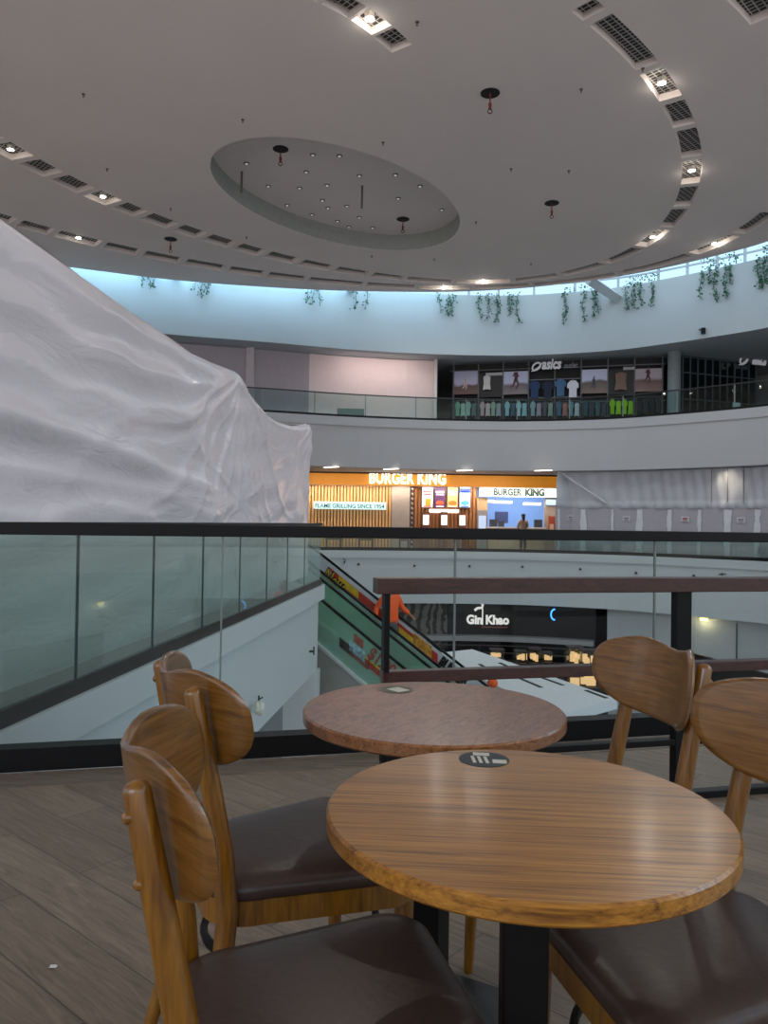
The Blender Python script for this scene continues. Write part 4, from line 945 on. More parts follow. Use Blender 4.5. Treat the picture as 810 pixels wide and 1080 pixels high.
tag(MB().box((online(370, 432, HL[-6], HL[-3]).x, online(370, 432, HL[-6], HL[-3]).y - 0.15, H2 + 0.32), (1.15, 0.1, 0.40)).build('wall_plate', plain('plate_green_grey', (104, 128, 122), 0.6)), 'small grey-green plate low on the pale upper hoarding behind the glass', 'plate')
area('gallery_lamp', (-0.2, 32.45, 8.2), 3.2, 26, (1.0, 0.85, 0.78), (-0.4, 33.3, 6.4), 0.2)

F0 = atz(475, 383.5, H3b - 0.02).xy; F1 = atz(702, 375, H3b - 0.02).xy
fd = (F1 - F0).normalized(); fn = Vector((fd.y, -fd.x)); frz = atan2(fd.y, fd.x)
sport = thing('sports_shop_front', 'dark glazed sports shop front with running posters on the upper gallery', 'shop front')
def fp(s_, o=0.0): q = F0 + fd * s_ + fn * o; return q
def fs(x): return (online(x, 410, F0, F1).xy - F0).length * (1 if online(x, 410, F0, F1).x > F0.x else -1)
def fz(x, y): return online(x, y, F0, F1).z
def fbox(name, x0, x1, y0, y1, o, t_, mat, parent=None, real=None):
    a, b = fs(x0), fs(x1); xm = (x0 + x1) / 2; z0, z1 = fz(xm, y1), fz(xm, y0); c = fp((a + b) / 2, o)
    return MB().box((c.x, c.y, (z0 + z1) / 2), (b - a, t_, z1 - z0), frz).build(name, mat, parent or sport)
INT = plain('shop_dark_interior', (24, 25, 30), 0.6, var=0.3, scale=3)
L_ = fs(702)
c = fp(L_ / 2, -0.5); MB().box((c.x, c.y, (H2 + H3b) / 2), (L_, 0.1, H3b - H2), frz).build('back_wall', INT, sport)
MULL = plain('mullion_grey', (96, 98, 102), 0.5)
cols = [478.4, 504.5, 530.6, 557.6, 585, 612.8, 641, 669.2, 698.5]
mb = MB()
for x in cols: c = fp(fs(x)); mb.box((c.x, c.y, (H2 + H3b) / 2), (0.05, 0.1, H3b - H2), frz)
for zz in (H2 + 0.08, 6.42, 7.93): c = fp(L_ / 2); mb.box((c.x, c.y, zz), (L_, 0.08, 0.045), frz)
mb.build('window_frame', MULL, sport)
def poster_mat(name, sky, hill, ground):
    m, t, b = node_mat(name); tcn = t.nodes.new('ShaderNodeTexCoord'); s_ = t.nodes.new('ShaderNodeSeparateXYZ'); t.links.new(tcn.outputs['Object'], s_.inputs[0])
    n = t.nodes.new('ShaderNodeTexNoise'); n.inputs['Scale'].default_value = 1.5; t.links.new(tcn.outputs['Object'], n.inputs['Vector'])
    ad = t.nodes.new('ShaderNodeMath'); ad.operation = 'MULTIPLY_ADD'; ad.inputs[1].default_value = 0.35; t.links.new(n.outputs['Fac'], ad.inputs[0]); t.links.new(s_.outputs['Z'], ad.inputs[2])
    r = t.nodes.new('ShaderNodeValToRGB'); r.color_ramp.interpolation = 'LINEAR'; mr = t.nodes.new('ShaderNodeMapRange'); mr.inputs[1].default_value = 6.42; mr.inputs[2].default_value = 7.85; t.links.new(ad.outputs[0], mr.inputs[0]); t.links.new(mr.outputs[0], r.inputs[0])
    e = r.color_ramp.elements; e[0].position = 0.0; e[0].color = (*lin(ground), 1); e[1].position = 0.78; e[1].color = (*lin(sky), 1); q = e.new(0.45); q.color = (*lin(hill), 1); q = e.new(0.70); q.color = (*lin(tuple(x * 0.8 for x in hill)), 1)
    t.links.new(r.outputs[0], b.inputs['Base Color']); b.inputs['Roughness'].default_value = 0.5
    t.links.new(r.outputs[0], b.inputs['Emission Color']); b.inputs['Emission Strength'].default_value = 0.12
    return m
POS = [poster_mat('poster_coast', (150, 150, 175), (96, 72, 70), (170, 120, 92)), poster_mat('poster_beach', (155, 160, 185), (110, 100, 104), (120, 104, 96)), poster_mat('poster_hill', (165, 170, 195), (104, 90, 84), (130, 96, 70)), poster_mat('poster_road', (150, 140, 150), (110, 84, 82), (180, 150, 130))]
def runner(name, x, y, hpx, mats, parent):
    """small printed figure: head, trunk and striding legs as one flat cut-out on a poster"""
    u = fs(x); z = fz(x, y); k = hpx / 22.6; mb = MB()
    def seg(a, b, w0, w1):
        a = Vector(a) * k; b = Vector(b) * k; d = (b - a).normalized(); n_ = Vector((-d.y, d.x)); pts = [a + n_ * w0 * k, b + n_ * w1 * k, b - n_ * w1 * k, a - n_ * w0 * k]; vs = []
        for o_ in (0.075, 0.085):
            for q in pts: w3 = fp(u + q.x, o_); vs.append((w3.x, w3.y, z + q.y))
        mb.add(vs, [(0, 1, 2, 3), (7, 6, 5, 4), (0, 4, 5, 1), (1, 5, 6, 2), (2, 6, 7, 3), (3, 7, 4, 0)])
    seg((0, 0.26), (0.02, 0.0), 0.08, 0.06); seg((0.02, 0.3), (0.03, 0.4), 0.045, 0.045); seg((0.0, 0.02), (0.1, -0.2), 0.05, 0.035); seg((0.1, -0.2), (0.02, -0.38), 0.035, 0.025); seg((0, 0.02), (-0.08, -0.22), 0.05, 0.035); seg((-0.08, -0.22), (-0.2, -0.32), 0.035, 0.02); seg((0.0, 0.24), (0.12, 0.08), 0.03, 0.02); seg((0.0, 0.24), (-0.12, 0.1), 0.03, 0.02)
    return mb.build(name, mats, parent)
pst = []
for k, (a, b) in enumerate([(0, 1), (2, 3), (5, 6), (7, 8)]):
    pst.append(fbox('poster', cols[a] + 0.8, cols[b] - 0.8, 392 - (0, 0, 2, 3)[k], 416 - (0, 0, 1, 3)[k], 0.05, 0.03, POS[k]))
runner('printed_runner', 491, 405, 15, plain('print_pale', (200, 180, 170), 0.6), pst[0])
runner('printed_legs', 544, 400, 26, plain('print_maroon', (84, 44, 54), 0.6), pst[1])
runner('printed_runner', 626, 404, 15, plain('print_navy', (60, 62, 84), 0.6), pst[2])
runner('printed_legs', 683, 396, 20, plain('print_maroon', (84, 44, 54), 0.6), pst[3])
for a, b in ((1, 2), (6, 7)):
    fbox('black_panel', cols[a] + 0.8, cols[b] - 0.8, 393 - (a > 4) * 3, 419 - (a > 4) * 3, 0.05, 0.03, plain('panel_black', (14, 14, 16), 0.5))
def garment(name, x, y, w_, h_, mat, parent=None, sleeves=True, o_=0.12):
    """shirt hung on a hanger: shoulders, sleeves, body with thickness"""
    u = fs(x); z = fz(x, y); mb = MB(); hw, hh = w_ / 2, h_ / 2
    out = [(-0.25, 1), (-0.55, 0.92), (-1.0, 0.6), (-1.05, 0.15), (-0.72, 0.1), (-0.68, -0.2), (-0.7, -1), (0.7, -1), (0.68, -0.2), (0.72, 0.1), (1.05, 0.15), (1.0, 0.6), (0.55, 0.92), (0.25, 1), (0, 0.88)] if sleeves else [(-0.4, 1), (-0.9, 0.85), (-0.8, 0), (-1, -1), (0, -0.9), (1, -1), (0.8, 0), (0.9, 0.85), (0.4, 1)]
    n_ = len(out); vs = []
    for oo in (o_, o_ + 0.07):
        for a_, b_ in out: w3 = fp(u + a_ * hw, oo + 0.03 * (1 - abs(a_))); vs.append((w3.x, w3.y, z + b_ * hh))
    mb.add(vs, [tuple(range(n_)), tuple(range(2 * n_ - 1, n_ - 1, -1))] + [(i, (i + 1) % n_, n_ + (i + 1) % n_, n_ + i) for i in range(n_)])
    mb.tube([(*fp(u, o_ + 0.035), z + hh * 0.9), (*fp(u, o_ + 0.035), z + hh * 1.12)], 0.012, 6)
    return mb.build(name, mat, parent)
garment('printed_vest', 514, 404.5, 0.34, 0.62, plain('vest_white', (196, 192, 192), 0.7), sport, False)
garment('printed_torso', 654.5, 403, 0.5, 0.75, plain('torso_brown', (120, 96, 84), 0.7), sport, False)
fbox('white_caption', 512.5, 530, 393.5, 396.5, 0.10, 0.02, plain('caption_grey', (170, 172, 178), 0.6))
fbox('white_caption', 657, 669, 387.5, 390.5, 0.10, 0.02, plain('caption_grey', (170, 172, 178), 0.6))
CL = [((38, 58, 92), 'dark blue shirt hanging in the sports shop window, leftmost of the four'), ((26, 36, 58), 'navy jacket hanging beside the dark blue shirt in the sports shop window'), ((64, 96, 128), 'mid-blue shirt hanging left of the white one in the sports shop window'), ((205, 204, 212), 'white shirt hanging under the sports shop sign')]
for (x, y), (c_, lab) in zip([(564, 411.5), (578, 412), (591.3, 409.5), (604.3, 411)], CL):
    tag(garment('hanging_shirt', x, y, 0.46, 0.74, plain('cloth_%d%d' % (c_[0], c_[2]), c_, 0.85)), lab, 'shirt', 'shirts in the sports shop window')
mb = MB()
for z_ in (400.5, 419.5): c = fp((fs(557.6) + fs(612.8)) / 2, 0.03); mb.box((c.x, c.y, fz(585, z_)), (fs(612.8) - fs(557.6), 0.2, 0.04), frz)
mb.build('display_shelf', MULL, sport)
rackc = {0: [(120, 170, 150), (150, 190, 170), (140, 180, 170), (90, 110, 110)], 1: [(190, 160, 164), (205, 180, 176), (150, 170, 150), (160, 164, 168)], 2: [(150, 190, 196), (60, 96, 112), (170, 200, 205), (150, 190, 196)], 3: [(150, 170, 176), (170, 150, 166), (96, 84, 96), (150, 160, 150)], 4: [(70, 110, 130), (180, 110, 104), (110, 150, 156), (190, 190, 200)], 5: [(60, 84, 92), (52, 70, 80), (70, 96, 104), (60, 70, 80)], 6: [(150, 200, 30), (160, 210, 40), (150, 205, 30), (140, 190, 30)], 7: [(40, 44, 50), (46, 50, 58), (38, 40, 46), (50, 56, 60)]}
nmc = ['mint green', 'pinkish', 'pale blue', 'mauve-grey', 'mixed blue and red', 'dark teal', 'lime green', 'near-black']
for k in range(8):
    x0, x1 = cols[k], cols[k + 1]; yb = 423 - (2 if k > 5 else 0) - (2 if k > 6 else 0)
    a, b = fs(x0 + 2), fs(x1 - 2); zz = fz((x0 + x1) / 2, yb) 
    t = thing('clothes_rail', 'low clothes rail of the sports shop window holding %s garments' % nmc[k], 'clothes rail', (0, 0, 0), 0, 'clothes rails in the sports shop window')
    qa, qb = fp(a, 0.12), fp(b, 0.12)
    MB().tube([(qa.x, qa.y, zz), (qb.x, qb.y, zz)], 0.015, 8).build('rod', MULL, t)
    for q in (qa, qb): MB().tube([(q.x, q.y, H2 + 0.01), (q.x, q.y, zz)], 0.018, 8).build('upright', MULL, t)
    for j, c_ in enumerate(rackc[k]):
        xx = x0 + 5 + (x1 - x0 - 9) * j / 3.0
        g_ = garment('garment', xx, yb + 8.5 + (j % 2) * 1.2, 0.22, 0.62 - 0.06 * (j % 2), plain('cloth_%d%d%d' % c_, c_, 0.85), None, j % 2 == 0, 0.09)
        tag(g_, '%s garment hanging on the rail under the %s posters, %s from left' % (nmc[k], ORD[k], ORD[j]), 'garment', 'garments on the sports shop rails')
SG = emis('sign_pale', (200, 200, 208), 0.28)
u0 = fs(571.5); c = fp(u0, 0.34)
t_ = text('brand_letters', 'asics', 0.62, SG, sport, (c.x, c.y, fz(580, 390.5)), rot=(pi / 2, 0, frz), ext=0.03, bold=0.02, shear=0.25); t_.scale = ((fs(592) - fs(571.5)) / t_.dimensions.x, 1, 1)
c = fp(fs(594.5), 0.34); t_ = text('outlet_letters', 'outlet', 0.34, plain('outlet_grey', (150, 150, 160), 0.5), sport, (c.x, c.y, fz(600, 389.8)), rot=(pi / 2, 0, frz), ext=0.02, bold=0.0, shear=0.25); t_.scale = ((fs(608.5) - fs(594.5)) / t_.dimensions.x, 1, 1)
def swirl(x, y, k, o_, parent, base=None, ang=None):
    pts = []
    for i in range(33):
        q = -2.5 + 2 * pi * i / 32; ex, ey = 0.17 * cos(q), 0.115 * sin(q); r_ = 0.75
        pts.append((ex * cos(r_) - ey * sin(r_), ex * sin(r_) + ey * cos(r_)))
    pts += [(-0.02, 0.02), (0.10, 0.06), (0.20, 0.12)] if 0 else []
    tail = [(0.22, 0.16), (0.10, -0.02), (-0.06, -0.14), (-0.19, -0.17)]
    mb = MB()
    P3 = []
    for a_, b_ in pts: w3 = (fp(fs(x) + a_ * k, o_) if base is None else base + ang * a_ * k); P3.append((w3.x, w3.y, y + b_ * k))
    mb.tube(P3, [0.03 * k * (0.7 + 0.5 * sin(pi * i / 32)) for i in range(33)], 8)
    P3 = []
    for a_, b_ in tail: w3 = (fp(fs(x) + a_ * k, o_) if base is None else base + ang * a_ * k); P3.append((w3.x, w3.y, y + b_ * k))
    mb.tube(P3, [0.012 * k, 0.03 * k, 0.034 * k, 0.014 * k], 8)
    return mb.build('loop_emblem', SG, parent)
swirl(566, fz(566, 388.3), 1.15, 0.34, sport)
mb = MB(); 
for x in (556, 572, 589, 606): c = fp(fs(x), 0.17); mb.box((c.x, c.y, fz(x, 385.5)), (0.04, 0.3, 0.04), frz)
mb.build('sign_bracket', MULL, sport)
# grey column and the receding glass side with second sign
pcq = atz(711, 362, H3b - 0.02); pcc = online(711, 400, (F1.x, F1.y - 0.55), (F1.x + 2, F1.y - 0.9))
tag(MB().lathe([(0.26, H2), (0.26, H3b)], (pcc.x, pcc.y, 0), 28).build('round_column', plain('column_grey', (130, 140, 142), 0.6), None, True), 'grey round column at the right end of the sports shop posters', 'column')
S0 = F1 + Vector((0.35, -0.1)); S1 = atz(797, 383.5, H3b - 0.02).xy
side = thing('glass_shop_side', 'glazed side of the sports shop receding to the right of the grey column', 'shop front')
sd_ = (S1 - S0).normalized(); sn_ = Vector((sd_.y, -sd_.x)); SL = (S1 - S0).length; srz = atan2(sd_.y, sd_.x)
mb = MB()
for k in range(12): q = S0 + sd_ * SL * k / 11; mb.box((q.x, q.y, (H2 + H3b) / 2), (0.06, 0.08, H3b - H2), srz)
for z_ in (H2 + 0.05, 6.5, 7.6, H3b - 0.05): q = S0 + sd_ * SL / 2; mb.box((q.x, q.y, z_), (SL, 0.07, 0.05), srz)
mb.build('window_frame', plain('mullion_teal_grey', (80, 92, 98), 0.5), side)
q = S0 + sd_ * SL / 2; MB().box((q.x, q.y, (H2 + H3b) / 2), (SL, 0.012, H3b - H2), srz).build('pane', glass('dark_shop_glass', (90, 110, 118), 0.05), side)
q = S0 + sd_ * SL / 2 - sn_ * 1.4; MB().box((q.x, q.y, (H2 + H3b) / 2), (SL, 0.1, H3b - H2), srz).build('back_wall', INT, side)
for k, (x, c_, z0, z1, w_) in enumerate([(731, (170, 74, 44), 5.5, 6.6, 0.5), (736, (70, 120, 130), 5.5, 6.6, 0.4), (775, (190, 220, 228), 5.75, 6.5, 0.35)]):
    p = online(x, 410, S0, S1).xy - sn_ * 0.3 if k < 2 else online(x, 410, S0, S1).xy + sn_ * 0.1
    MB().box((p.x, p.y, (z0 + z1) / 2), (w_, 0.06, z1 - z0), srz).build('display_panel', plain('disp_%d' % k, c_, 0.6, emit=0.1), side)
q = online(773, 384, S0, S1); q2 = online(784, 384, S0, S1); so = sn_ * 0.5
t_ = text('brand_letters', 'asics', 0.75, SG, side, (q2.x + so.x, q2.y + so.y, online(784, 386, S0, S1).z), rot=(pi / 2, 0, srz), ext=0.03, bold=0.02, shear=0.25)
t_.scale = ((online(800, 384, S0, S1).xy - q2.xy).length * 0.9 / t_.dimensions.x, 1, 1)
swirl(0, online(775, 382, S0, S1).z, 1.3, 0, side, online(775, 382, S0, S1).xy + so, sd_)

# ------------------------------------------------------------------ escalators
ED = Vector((0.903, -0.43)); EN = Vector((0.43, 0.903)); EB = Vector((-1.32, 16.5)); SLP = 0.65
def ez(s_): return 0.10 - SLP * max(-1.23, min(7.3, s_))
def ep(s_, w_, dz=0.0): q = EB + ED * s_ + EN * w_; return Vector((q.x, q.y, ez(s_) + dz))
def esc_side(parent, w_, gm, clad, outward):
    S = [-2.3, -1.23, 7.3, 8.4]
    pts = [ep(s_, w_) for s_ in S]; end = pts[-1]
    rail_pts = pts + [end + Vector((ED.x * 0.16, ED.y * 0.16, -0.12)), end + Vector((ED.x * 0.16, ED.y * 0.16, -0.34)), end + Vector((0, 0, -0.45))]
    MB().tube(rail_pts, 0.03, 10).build('handrail', BLACK, parent, True)
    mb = MB()
    for a, b in zip(S, S[1:]): mb.add([tuple(ep(a, w_, -0.05)), tuple(ep(b, w_, -0.05)), tuple(ep(b, w_, -0.86)), tuple(ep(a, w_, -0.86))], [(0, 1, 2, 3)])
    mb.build('glass_panel', gm, parent)
    mb = MB()
    def strip(z0, z1, t0, t1):
        for a, b in zip(S, S[1:]):
            vs = [tuple(ep(s_, w_ + t, z)) for s_ in (a, b) for t, z in ((t0, z0), (t1, z0), (t1, z1), (t0, z1))]
            mb.add(vs, [(3, 2, 1, 0), (4, 5, 6, 7), (0, 1, 5, 4), (1, 2, 6, 5), (2, 3, 7, 6), (3, 0, 4, 7)])
    strip(-0.86, -0.92, -0.08, 0.08); mb.build('skirt_cap', plain('skirt_pale', (190, 196, 196), 0.35), parent)
    if clad:
        mb = MB(); strip(-0.92, -2.05, -0.05 * outward, 0.06 * outward); mb.build('side_cladding', plain('cladding_grey', (150, 150, 146), 0.5, var=0.06, scale=1.5), parent)
def esc_steps(parent, w0, w1):
    mb = MB(); n_ = 32; s0, s1 = -1.0, 7.2
    for k in range(n_):
        a = s0 + (s1 - s0) * k / n_; b = s0 + (s1 - s0) * (k + 1) / n_; z = ez(b) - 0.88
        vs = [tuple(ep(s_, w_)[:2]) + (z_,) for s_ in (a, b) for w_ in (w0 + 0.06, w1 - 0.06) for z_ in (z - 0.3, z)]
        mb.add(vs, [(0, 1, 3, 2), (4, 6, 7, 5), (0, 4, 5, 1), (2, 3, 7, 6), (1, 5, 7, 3), (0, 2, 6, 4)])
    mb.build('steps', plain('step_grey', (92, 94, 96), 0.5, metal=0.2), parent)
    mb = MB()
    for a, b in ((-2.4, -1.0), (7.2, 8.7)):
        za = ez(a if a < 0 else b) - 0.885; vs = [tuple(ep(s_, w_)[:2]) + (z_,) for s_ in (a, b) for w_ in (w0 + 0.06, w1 - 0.06) for z_ in (za - 0.06, za)]
        mb.add(vs, [(0, 1, 3, 2), (4, 6, 7, 5), (0, 4, 5, 1), (2, 3, 7, 6), (1, 5, 7, 3), (0, 2, 6, 4)])
    mb.build('landing_plate', STEEL, parent)
    mb = MB()
    for a, b in ((-2.3, -1.23), (-1.23, 7.3), (7.3, 8.4)):
        vs = [tuple(ep(s_, w_, z_)) for s_ in (a, b) for w_ in (w0, w1) for z_ in (-2.05, -1.25)]
        mb.add(vs, [(0, 1, 3, 2), (4, 6, 7, 5), (0, 4, 5, 1), (2, 3, 7, 6), (0, 2, 6, 4)])
    mb.build('truss', plain('truss_grey', (130, 130, 128), 0.6), parent)
e1 = thing('escalator', 'farther escalator whose far side carries a long red and yellow food advert', 'escalator', (0, 0, 0), 0, 'pair of escalators')
esc_side(e1, 0.0, GESC, True, -1); esc_side(e1, 0.86, GFAR, True, 1); esc_steps(e1, 0, 0.86)
e2 = thing('escalator', 'nearer escalator with green glass sides and price stickers', 'escalator', (0, 0, 0), 0, 'pair of escalators')
esc_side(e2, -1.2, GESC, True, -1); esc_side(e2, -0.34, GESC, True, 1); esc_steps(e2, -1.2, -0.34)
ang = math.atan(SLP)
def decal(parent, name, w_, s0, s1, d0, d1, mat, off=-0.01, skew0=0.0, skew1=0.0):
    """print on the plane of balustrade w_; d measured below the handrail"""
    mb = MB(); vs = []
    for o_ in (off, off - 0.004):
        for s_, d_ in ((s0 + skew0, d0), (s1 + skew1, d0), (s1, d1), (s0, d1)): vs.append(tuple(ep(s_, w_ + o_, -d_)))
    mb.add(vs, [(0, 1, 2, 3), (7, 6, 5, 4), (0, 4, 5, 1), (1, 5, 6, 2), (2, 6, 7, 3), (3, 7, 4, 0)]); return mb.build(name, mat, parent)
def esc_text(parent, name, s_txt, w_, s_, d_, size, mat, off=-0.02, bold=0.0, width=None):
    base = ep(s_, w_ + off, -d_)
    o = text(name, s_txt, size, mat, None, (0, 0, 0), rot=(0, 0, 0), ext=0.003, bold=bold)
    X = Vector((ED.x * cos(ang), ED.y * cos(ang), -sin(ang))); Zn = Vector((-EN.x, -EN.y, 0)); Y = Zn.cross(X)
    sx = (width / o.dimensions.x) if width else 1
    o.matrix_world = Matrix(((X.x * sx, Y.x, Zn.x, base.x), (X.y * sx, Y.y, Zn.y, base.y), (X.z * sx, Y.z, Zn.z, base.z), (0, 0, 0, 1)))
    o.parent = parent; return o
def es(x, y, w_):      # (s, depth below handrail) of a picture point on balustrade plane w_
    P = EB + EN * w_; p = online(x, y, P, P + ED); s_ = (p.xy - P).dot(ED); return s_, ez(s_) - p.z
RED = plain('advert_red', (196, 54, 34), 0.5, var=0.25, scale=5); YEL = plain('advert_yellow', (230, 190, 40), 0.5, var=0.2, scale=8); LAV = plain('advert_film_white', (214, 216, 228), 0.4)
decal(e1, 'advert_film', 0.86, -1.2, 7.0, 0.06, 0.84, LAV, -0.005)
s0 = es(354, 608, 0.86)[0]; s1 = es(462, 692, 0.86)[0]; dA = es(376, 621, 0.86)[1]; dB_ = es(376, 632, 0.86)[1]
decal(e1, 'advert_strip', 0.86, s0, s1, dA, dB_, RED, -0.012, -0.15, 0.0)
for x, y, L_e, dd in [(368, 619, 0.50, 0.17), (428.5, 670, 0.34, 0.13), (446, 681, 0.42, 0.26)]:
    s_, d_ = es(x, y, 0.86); decal(e1, 'advert_picture', 0.86, s_ - L_e / 2, s_ + L_e / 2, d_ - dd / 2, d_ + dd / 2, YEL if x < 440 else plain('advert_mix', (214, 150, 50), 0.5, var=0.5, scale=12), -0.018)
s_, d_ = es(341, 604, 0.86); esc_text(e1, 'advert_word_shadow', 'New', 0.86, s_ - 0.01, d_ + 0.11, 0.38, plain('advert_black', (30, 22, 20), 0.5), -0.03, 0.03, 0.58); esc_text(e1, 'advert_word', 'New', 0.86, s_, d_ + 0.10, 0.38, YEL, -0.045, 0.0, 0.56)
s_, d_ = es(463, 701, 0.86); esc_text(e1, 'advert_word_shadow', 'BURGER', 0.86, s_ - 0.02, d_ + 0.0, 0.30, plain('advert_black', (30, 22, 20), 0.5), -0.03, 0.02, 0.75); s_, d_ = es(461, 704, 0.86); esc_text(e1, 'advert_word', 'KING', 0.86, s_ + 0.1, d_ + 0.15, 0.28, plain('advert_orange', (226, 130, 40), 0.5), -0.035, 0.01, 0.6)
PRED = plain('price_red', (176, 44, 60), 0.5)
s_, d_ = es(407, 684.5, 0); esc_text(e1, 'price_sticker', '$1.00', 0, s_, d_ + 0.02, 0.34, PRED, -0.02, 0.01, 0.62)
s_, d_ = es(397, 669, 0); decal(e1, 'sticker_photo', 0, s_ - 0.12, s_ + 0.12, d_ - 0.1, d_ + 0.12, plain('photo_brown', (120, 66, 50), 0.6, var=0.4, scale=14))
s_, d_ = es(342, 632, 0); esc_text(e1, 'sticker_word', 'NEW', 0, s_, d_ + 0.06, 0.17, plain('sticker_white', (220, 224, 224), 0.5), -0.02, 0.0, 0.4)
s_, d_ = es(387, 690, -1.2); esc_text(e2, 'price_sticker', '$1.00', -1.2, s_, d_ + 0.04, 0.34, plain('price_brown_red', (150, 66, 54), 0.5), -0.02, 0.01, 0.62)
for x, y, a_, b_, c_ in [(365.5, 682.5, 0.3, 0.18, (58, 44, 44)), (378.5, 676, 0.2, 0.16, (150, 80, 60)), (377, 687, 0.34, 0.22, (150, 190, 200)), (379, 696, 0.4, 0.1, (126, 84, 70)), (390, 697, 0.44, 0.05, (206, 190, 60)), (391, 702, 0.55, 0.14, (150, 60, 50))]:
    s_, d_ = es(x, y, -1.2); decal(e2, 'sticker_picture', -1.2, s_ - a_ / 2, s_ + a_ / 2, d_ - b_ / 2, d_ + b_ / 2, plain('stk_%d_%d' % (c_[0], c_[1]), c_, 0.6, var=0.35, scale=14))
# person riding it
sP = 1.32; st_h = (7.2 + 1.0) / 32; kstep = math.floor((sP + 1.0) / st_h); zstep = ez(-1.0 + st_h * (kstep + 1)) - 0.88
pp = EB + ED * (-1.0 + st_h * (kstep + 0.5)) + EN * 0.45
person('person in a bright orange jacket riding down the escalator, one hand on the handrail', (pp.x, pp.y, zstep), radians(-150), ORANGE, plain('grey_trousers', (84, 84, 88), 0.8), HAIR,
       [((-0.30, -0.02, 1.16), (-0.40, 0.14, 1.02)), ((0.28, -0.12, 1.16), (0.36, 0.02, 1.0))], False, 1.0)

# ------------------------------------------------------------------ lower ground: dark restaurant, kiosk roof, counters
RP = [p for p in EDGE if 0.3 < p.x < 9.0]
rest = thing('restaurant_front', 'dark restaurant front with white lettering one floor down', 'shop front')
RN = normals(RP)
sweep(MB(), [p for p in RP if p.x > 2.6], [(0.8, -2.15), (0.8, -3.6), (0.9, -3.6), (0.9, -2.15)]).build('dark_fascia', plain('restaurant_black', (22, 20, 22), 0.45, var=0.5, scale=2.0), rest)
def mural():
    m, t, b = node_mat('grey_mural'); tcn = t.nodes.new('ShaderNodeTexCoord'); n = t.nodes.new('ShaderNodeTexWave'); n.inputs['Scale'].default_value = 0.8; n.inputs['Distortion'].default_value = 9; n.inputs['Detail'].default_value = 3; n.inputs['Detail Scale'].default_value = 1.6
    r = t.nodes.new('ShaderNodeValToRGB'); t.links.new(tcn.outputs['Object'], n.inputs['Vector']); t.links.new(n.outputs['Fac'], r.inputs[0])
    r.color_ramp.elements[0].position = 0.35; r.color_ramp.elements[0].color = (*lin((46, 44, 44)), 1); r.color_ramp.elements[1].position = 0.62; r.color_ramp.elements[1].color = (*lin((112, 106, 98)), 1); t.links.new(r.outputs[0], b.inputs['Base Color']); return m
sweep(MB(), [p for p in RP if p.x < 3.0], [(0.8, -2.15), (0.8, -4.2), (0.9, -4.2), (0.9, -2.15)]).build('mural_wall', mural(), rest)
sweep(MB(), spline([tuple(p) for p in RP if p.x > 1.4], 3), [(0.35, -3.62), (0.35, -3.82), (0.8, -3.86), (0.8, -3.6)]).build('curved_band', plain('band_grey', (160, 158, 158), 0.5), rest)
sweep(MB(), RP, [(5.2, -2.2), (5.2, -5.5), (5.3, -5.5), (5.3, -2.2)]).build('back_wall', plain('restaurant_back', (30, 26, 26), 0.7, var=0.5, scale=1.2), rest)
for s_ in (0, -1): 
    a = RP[s_] + RN[s_] * 0.8; b = RP[s_] + RN[s_] * 5.2; MB().slab(a, b, -5.5, -2.2, 0.1).build('side_wall', INT, rest)
q = online(491, 652, (2, 33.25), (7, 33.25)); zt = online(491, 656.5, (2, 33.25), (7, 33.25)).z; xx1 = online(535.5, 652, (2, 33.25), (7, 33.25)).x
LG = emis('sign_letter_white', (235, 228, 224), 0.75)
t_ = text('sign_letters', 'Gin Khao', 0.52, LG, rest, (q.x, 32.9, zt), ext=0.03, bold=0.022); t_.scale = ((xx1 - q.x) / t_.dimensions.x, 1, 1)
mb = MB(); bxm = online(505, 640, (2, 33.25), (7, 33.25))
mb.tube([(bxm.x - 0.22, 32.9, bxm.z - 0.12), (bxm.x - 0.1, 32.9, bxm.z - 0.02), (bxm.x + 0.1, 32.9, bxm.z), (bxm.x + 0.12, 32.9, bxm.z + 0.12), (bxm.x + 0.05, 32.9, bxm.z + 0.24), (bxm.x - 0.15, 32.9, bxm.z + 0.26)], 0.055, 8)
mb.tube([(bxm.x + 0.12, 32.9, bxm.z - 0.05), (bxm.x + 0.12, 32.9, bxm.z - 0.72)], 0.028, 8); mb.build('sign_emblem', LG, rest, True)
MB().box(((q.x + xx1) / 2 + 0.3, 32.92, zt - 0.14), (1.1, 0.02, 0.05)).build('small_letters', plain('subtitle_red', (150, 90, 80), 0.5), rest)
mb = MB(); bq = online(583, 647, (2, 33.0), (9, 32.0))
mb.tube([(bq.x + 0.16 * cos(a_), bq.y - 0.4, bq.z + 0.22 * sin(a_)) for a_ in [pi / 2 + pi * i / 10 for i in range(11)]], 0.03, 8); mb.build('neon_mark', emis('neon_blue', (60, 150, 255), 2.5), rest, True)
BARM = plain('barrier_black', (26, 24, 26), 0.4)
bt = thing('barrier_rail', 'thin dark curved rails in front of the lower restaurant', 'railing')
for z_ in (-3.95, -4.25, -4.55): sweep(MB(), RP, [(-0.1, z_), (-0.1, z_ + 0.04), (-0.06, z_ + 0.04), (-0.06, z_)]).build('rail', plain('rail_brown_grey', (70, 60, 60), 0.4), bt)
for p, n_ in list(zip(RP, RN))[::4]: MB().box((p.x - n_.x * 0.08, p.y - n_.y * 0.08, -4.75), (0.05, 0.05, 1.5)).build('upright', BARM, bt)
WARM = emis('glowing_goods', (255, 214, 160), 0.85)  # warm light of the cases is put into the goods as a glow
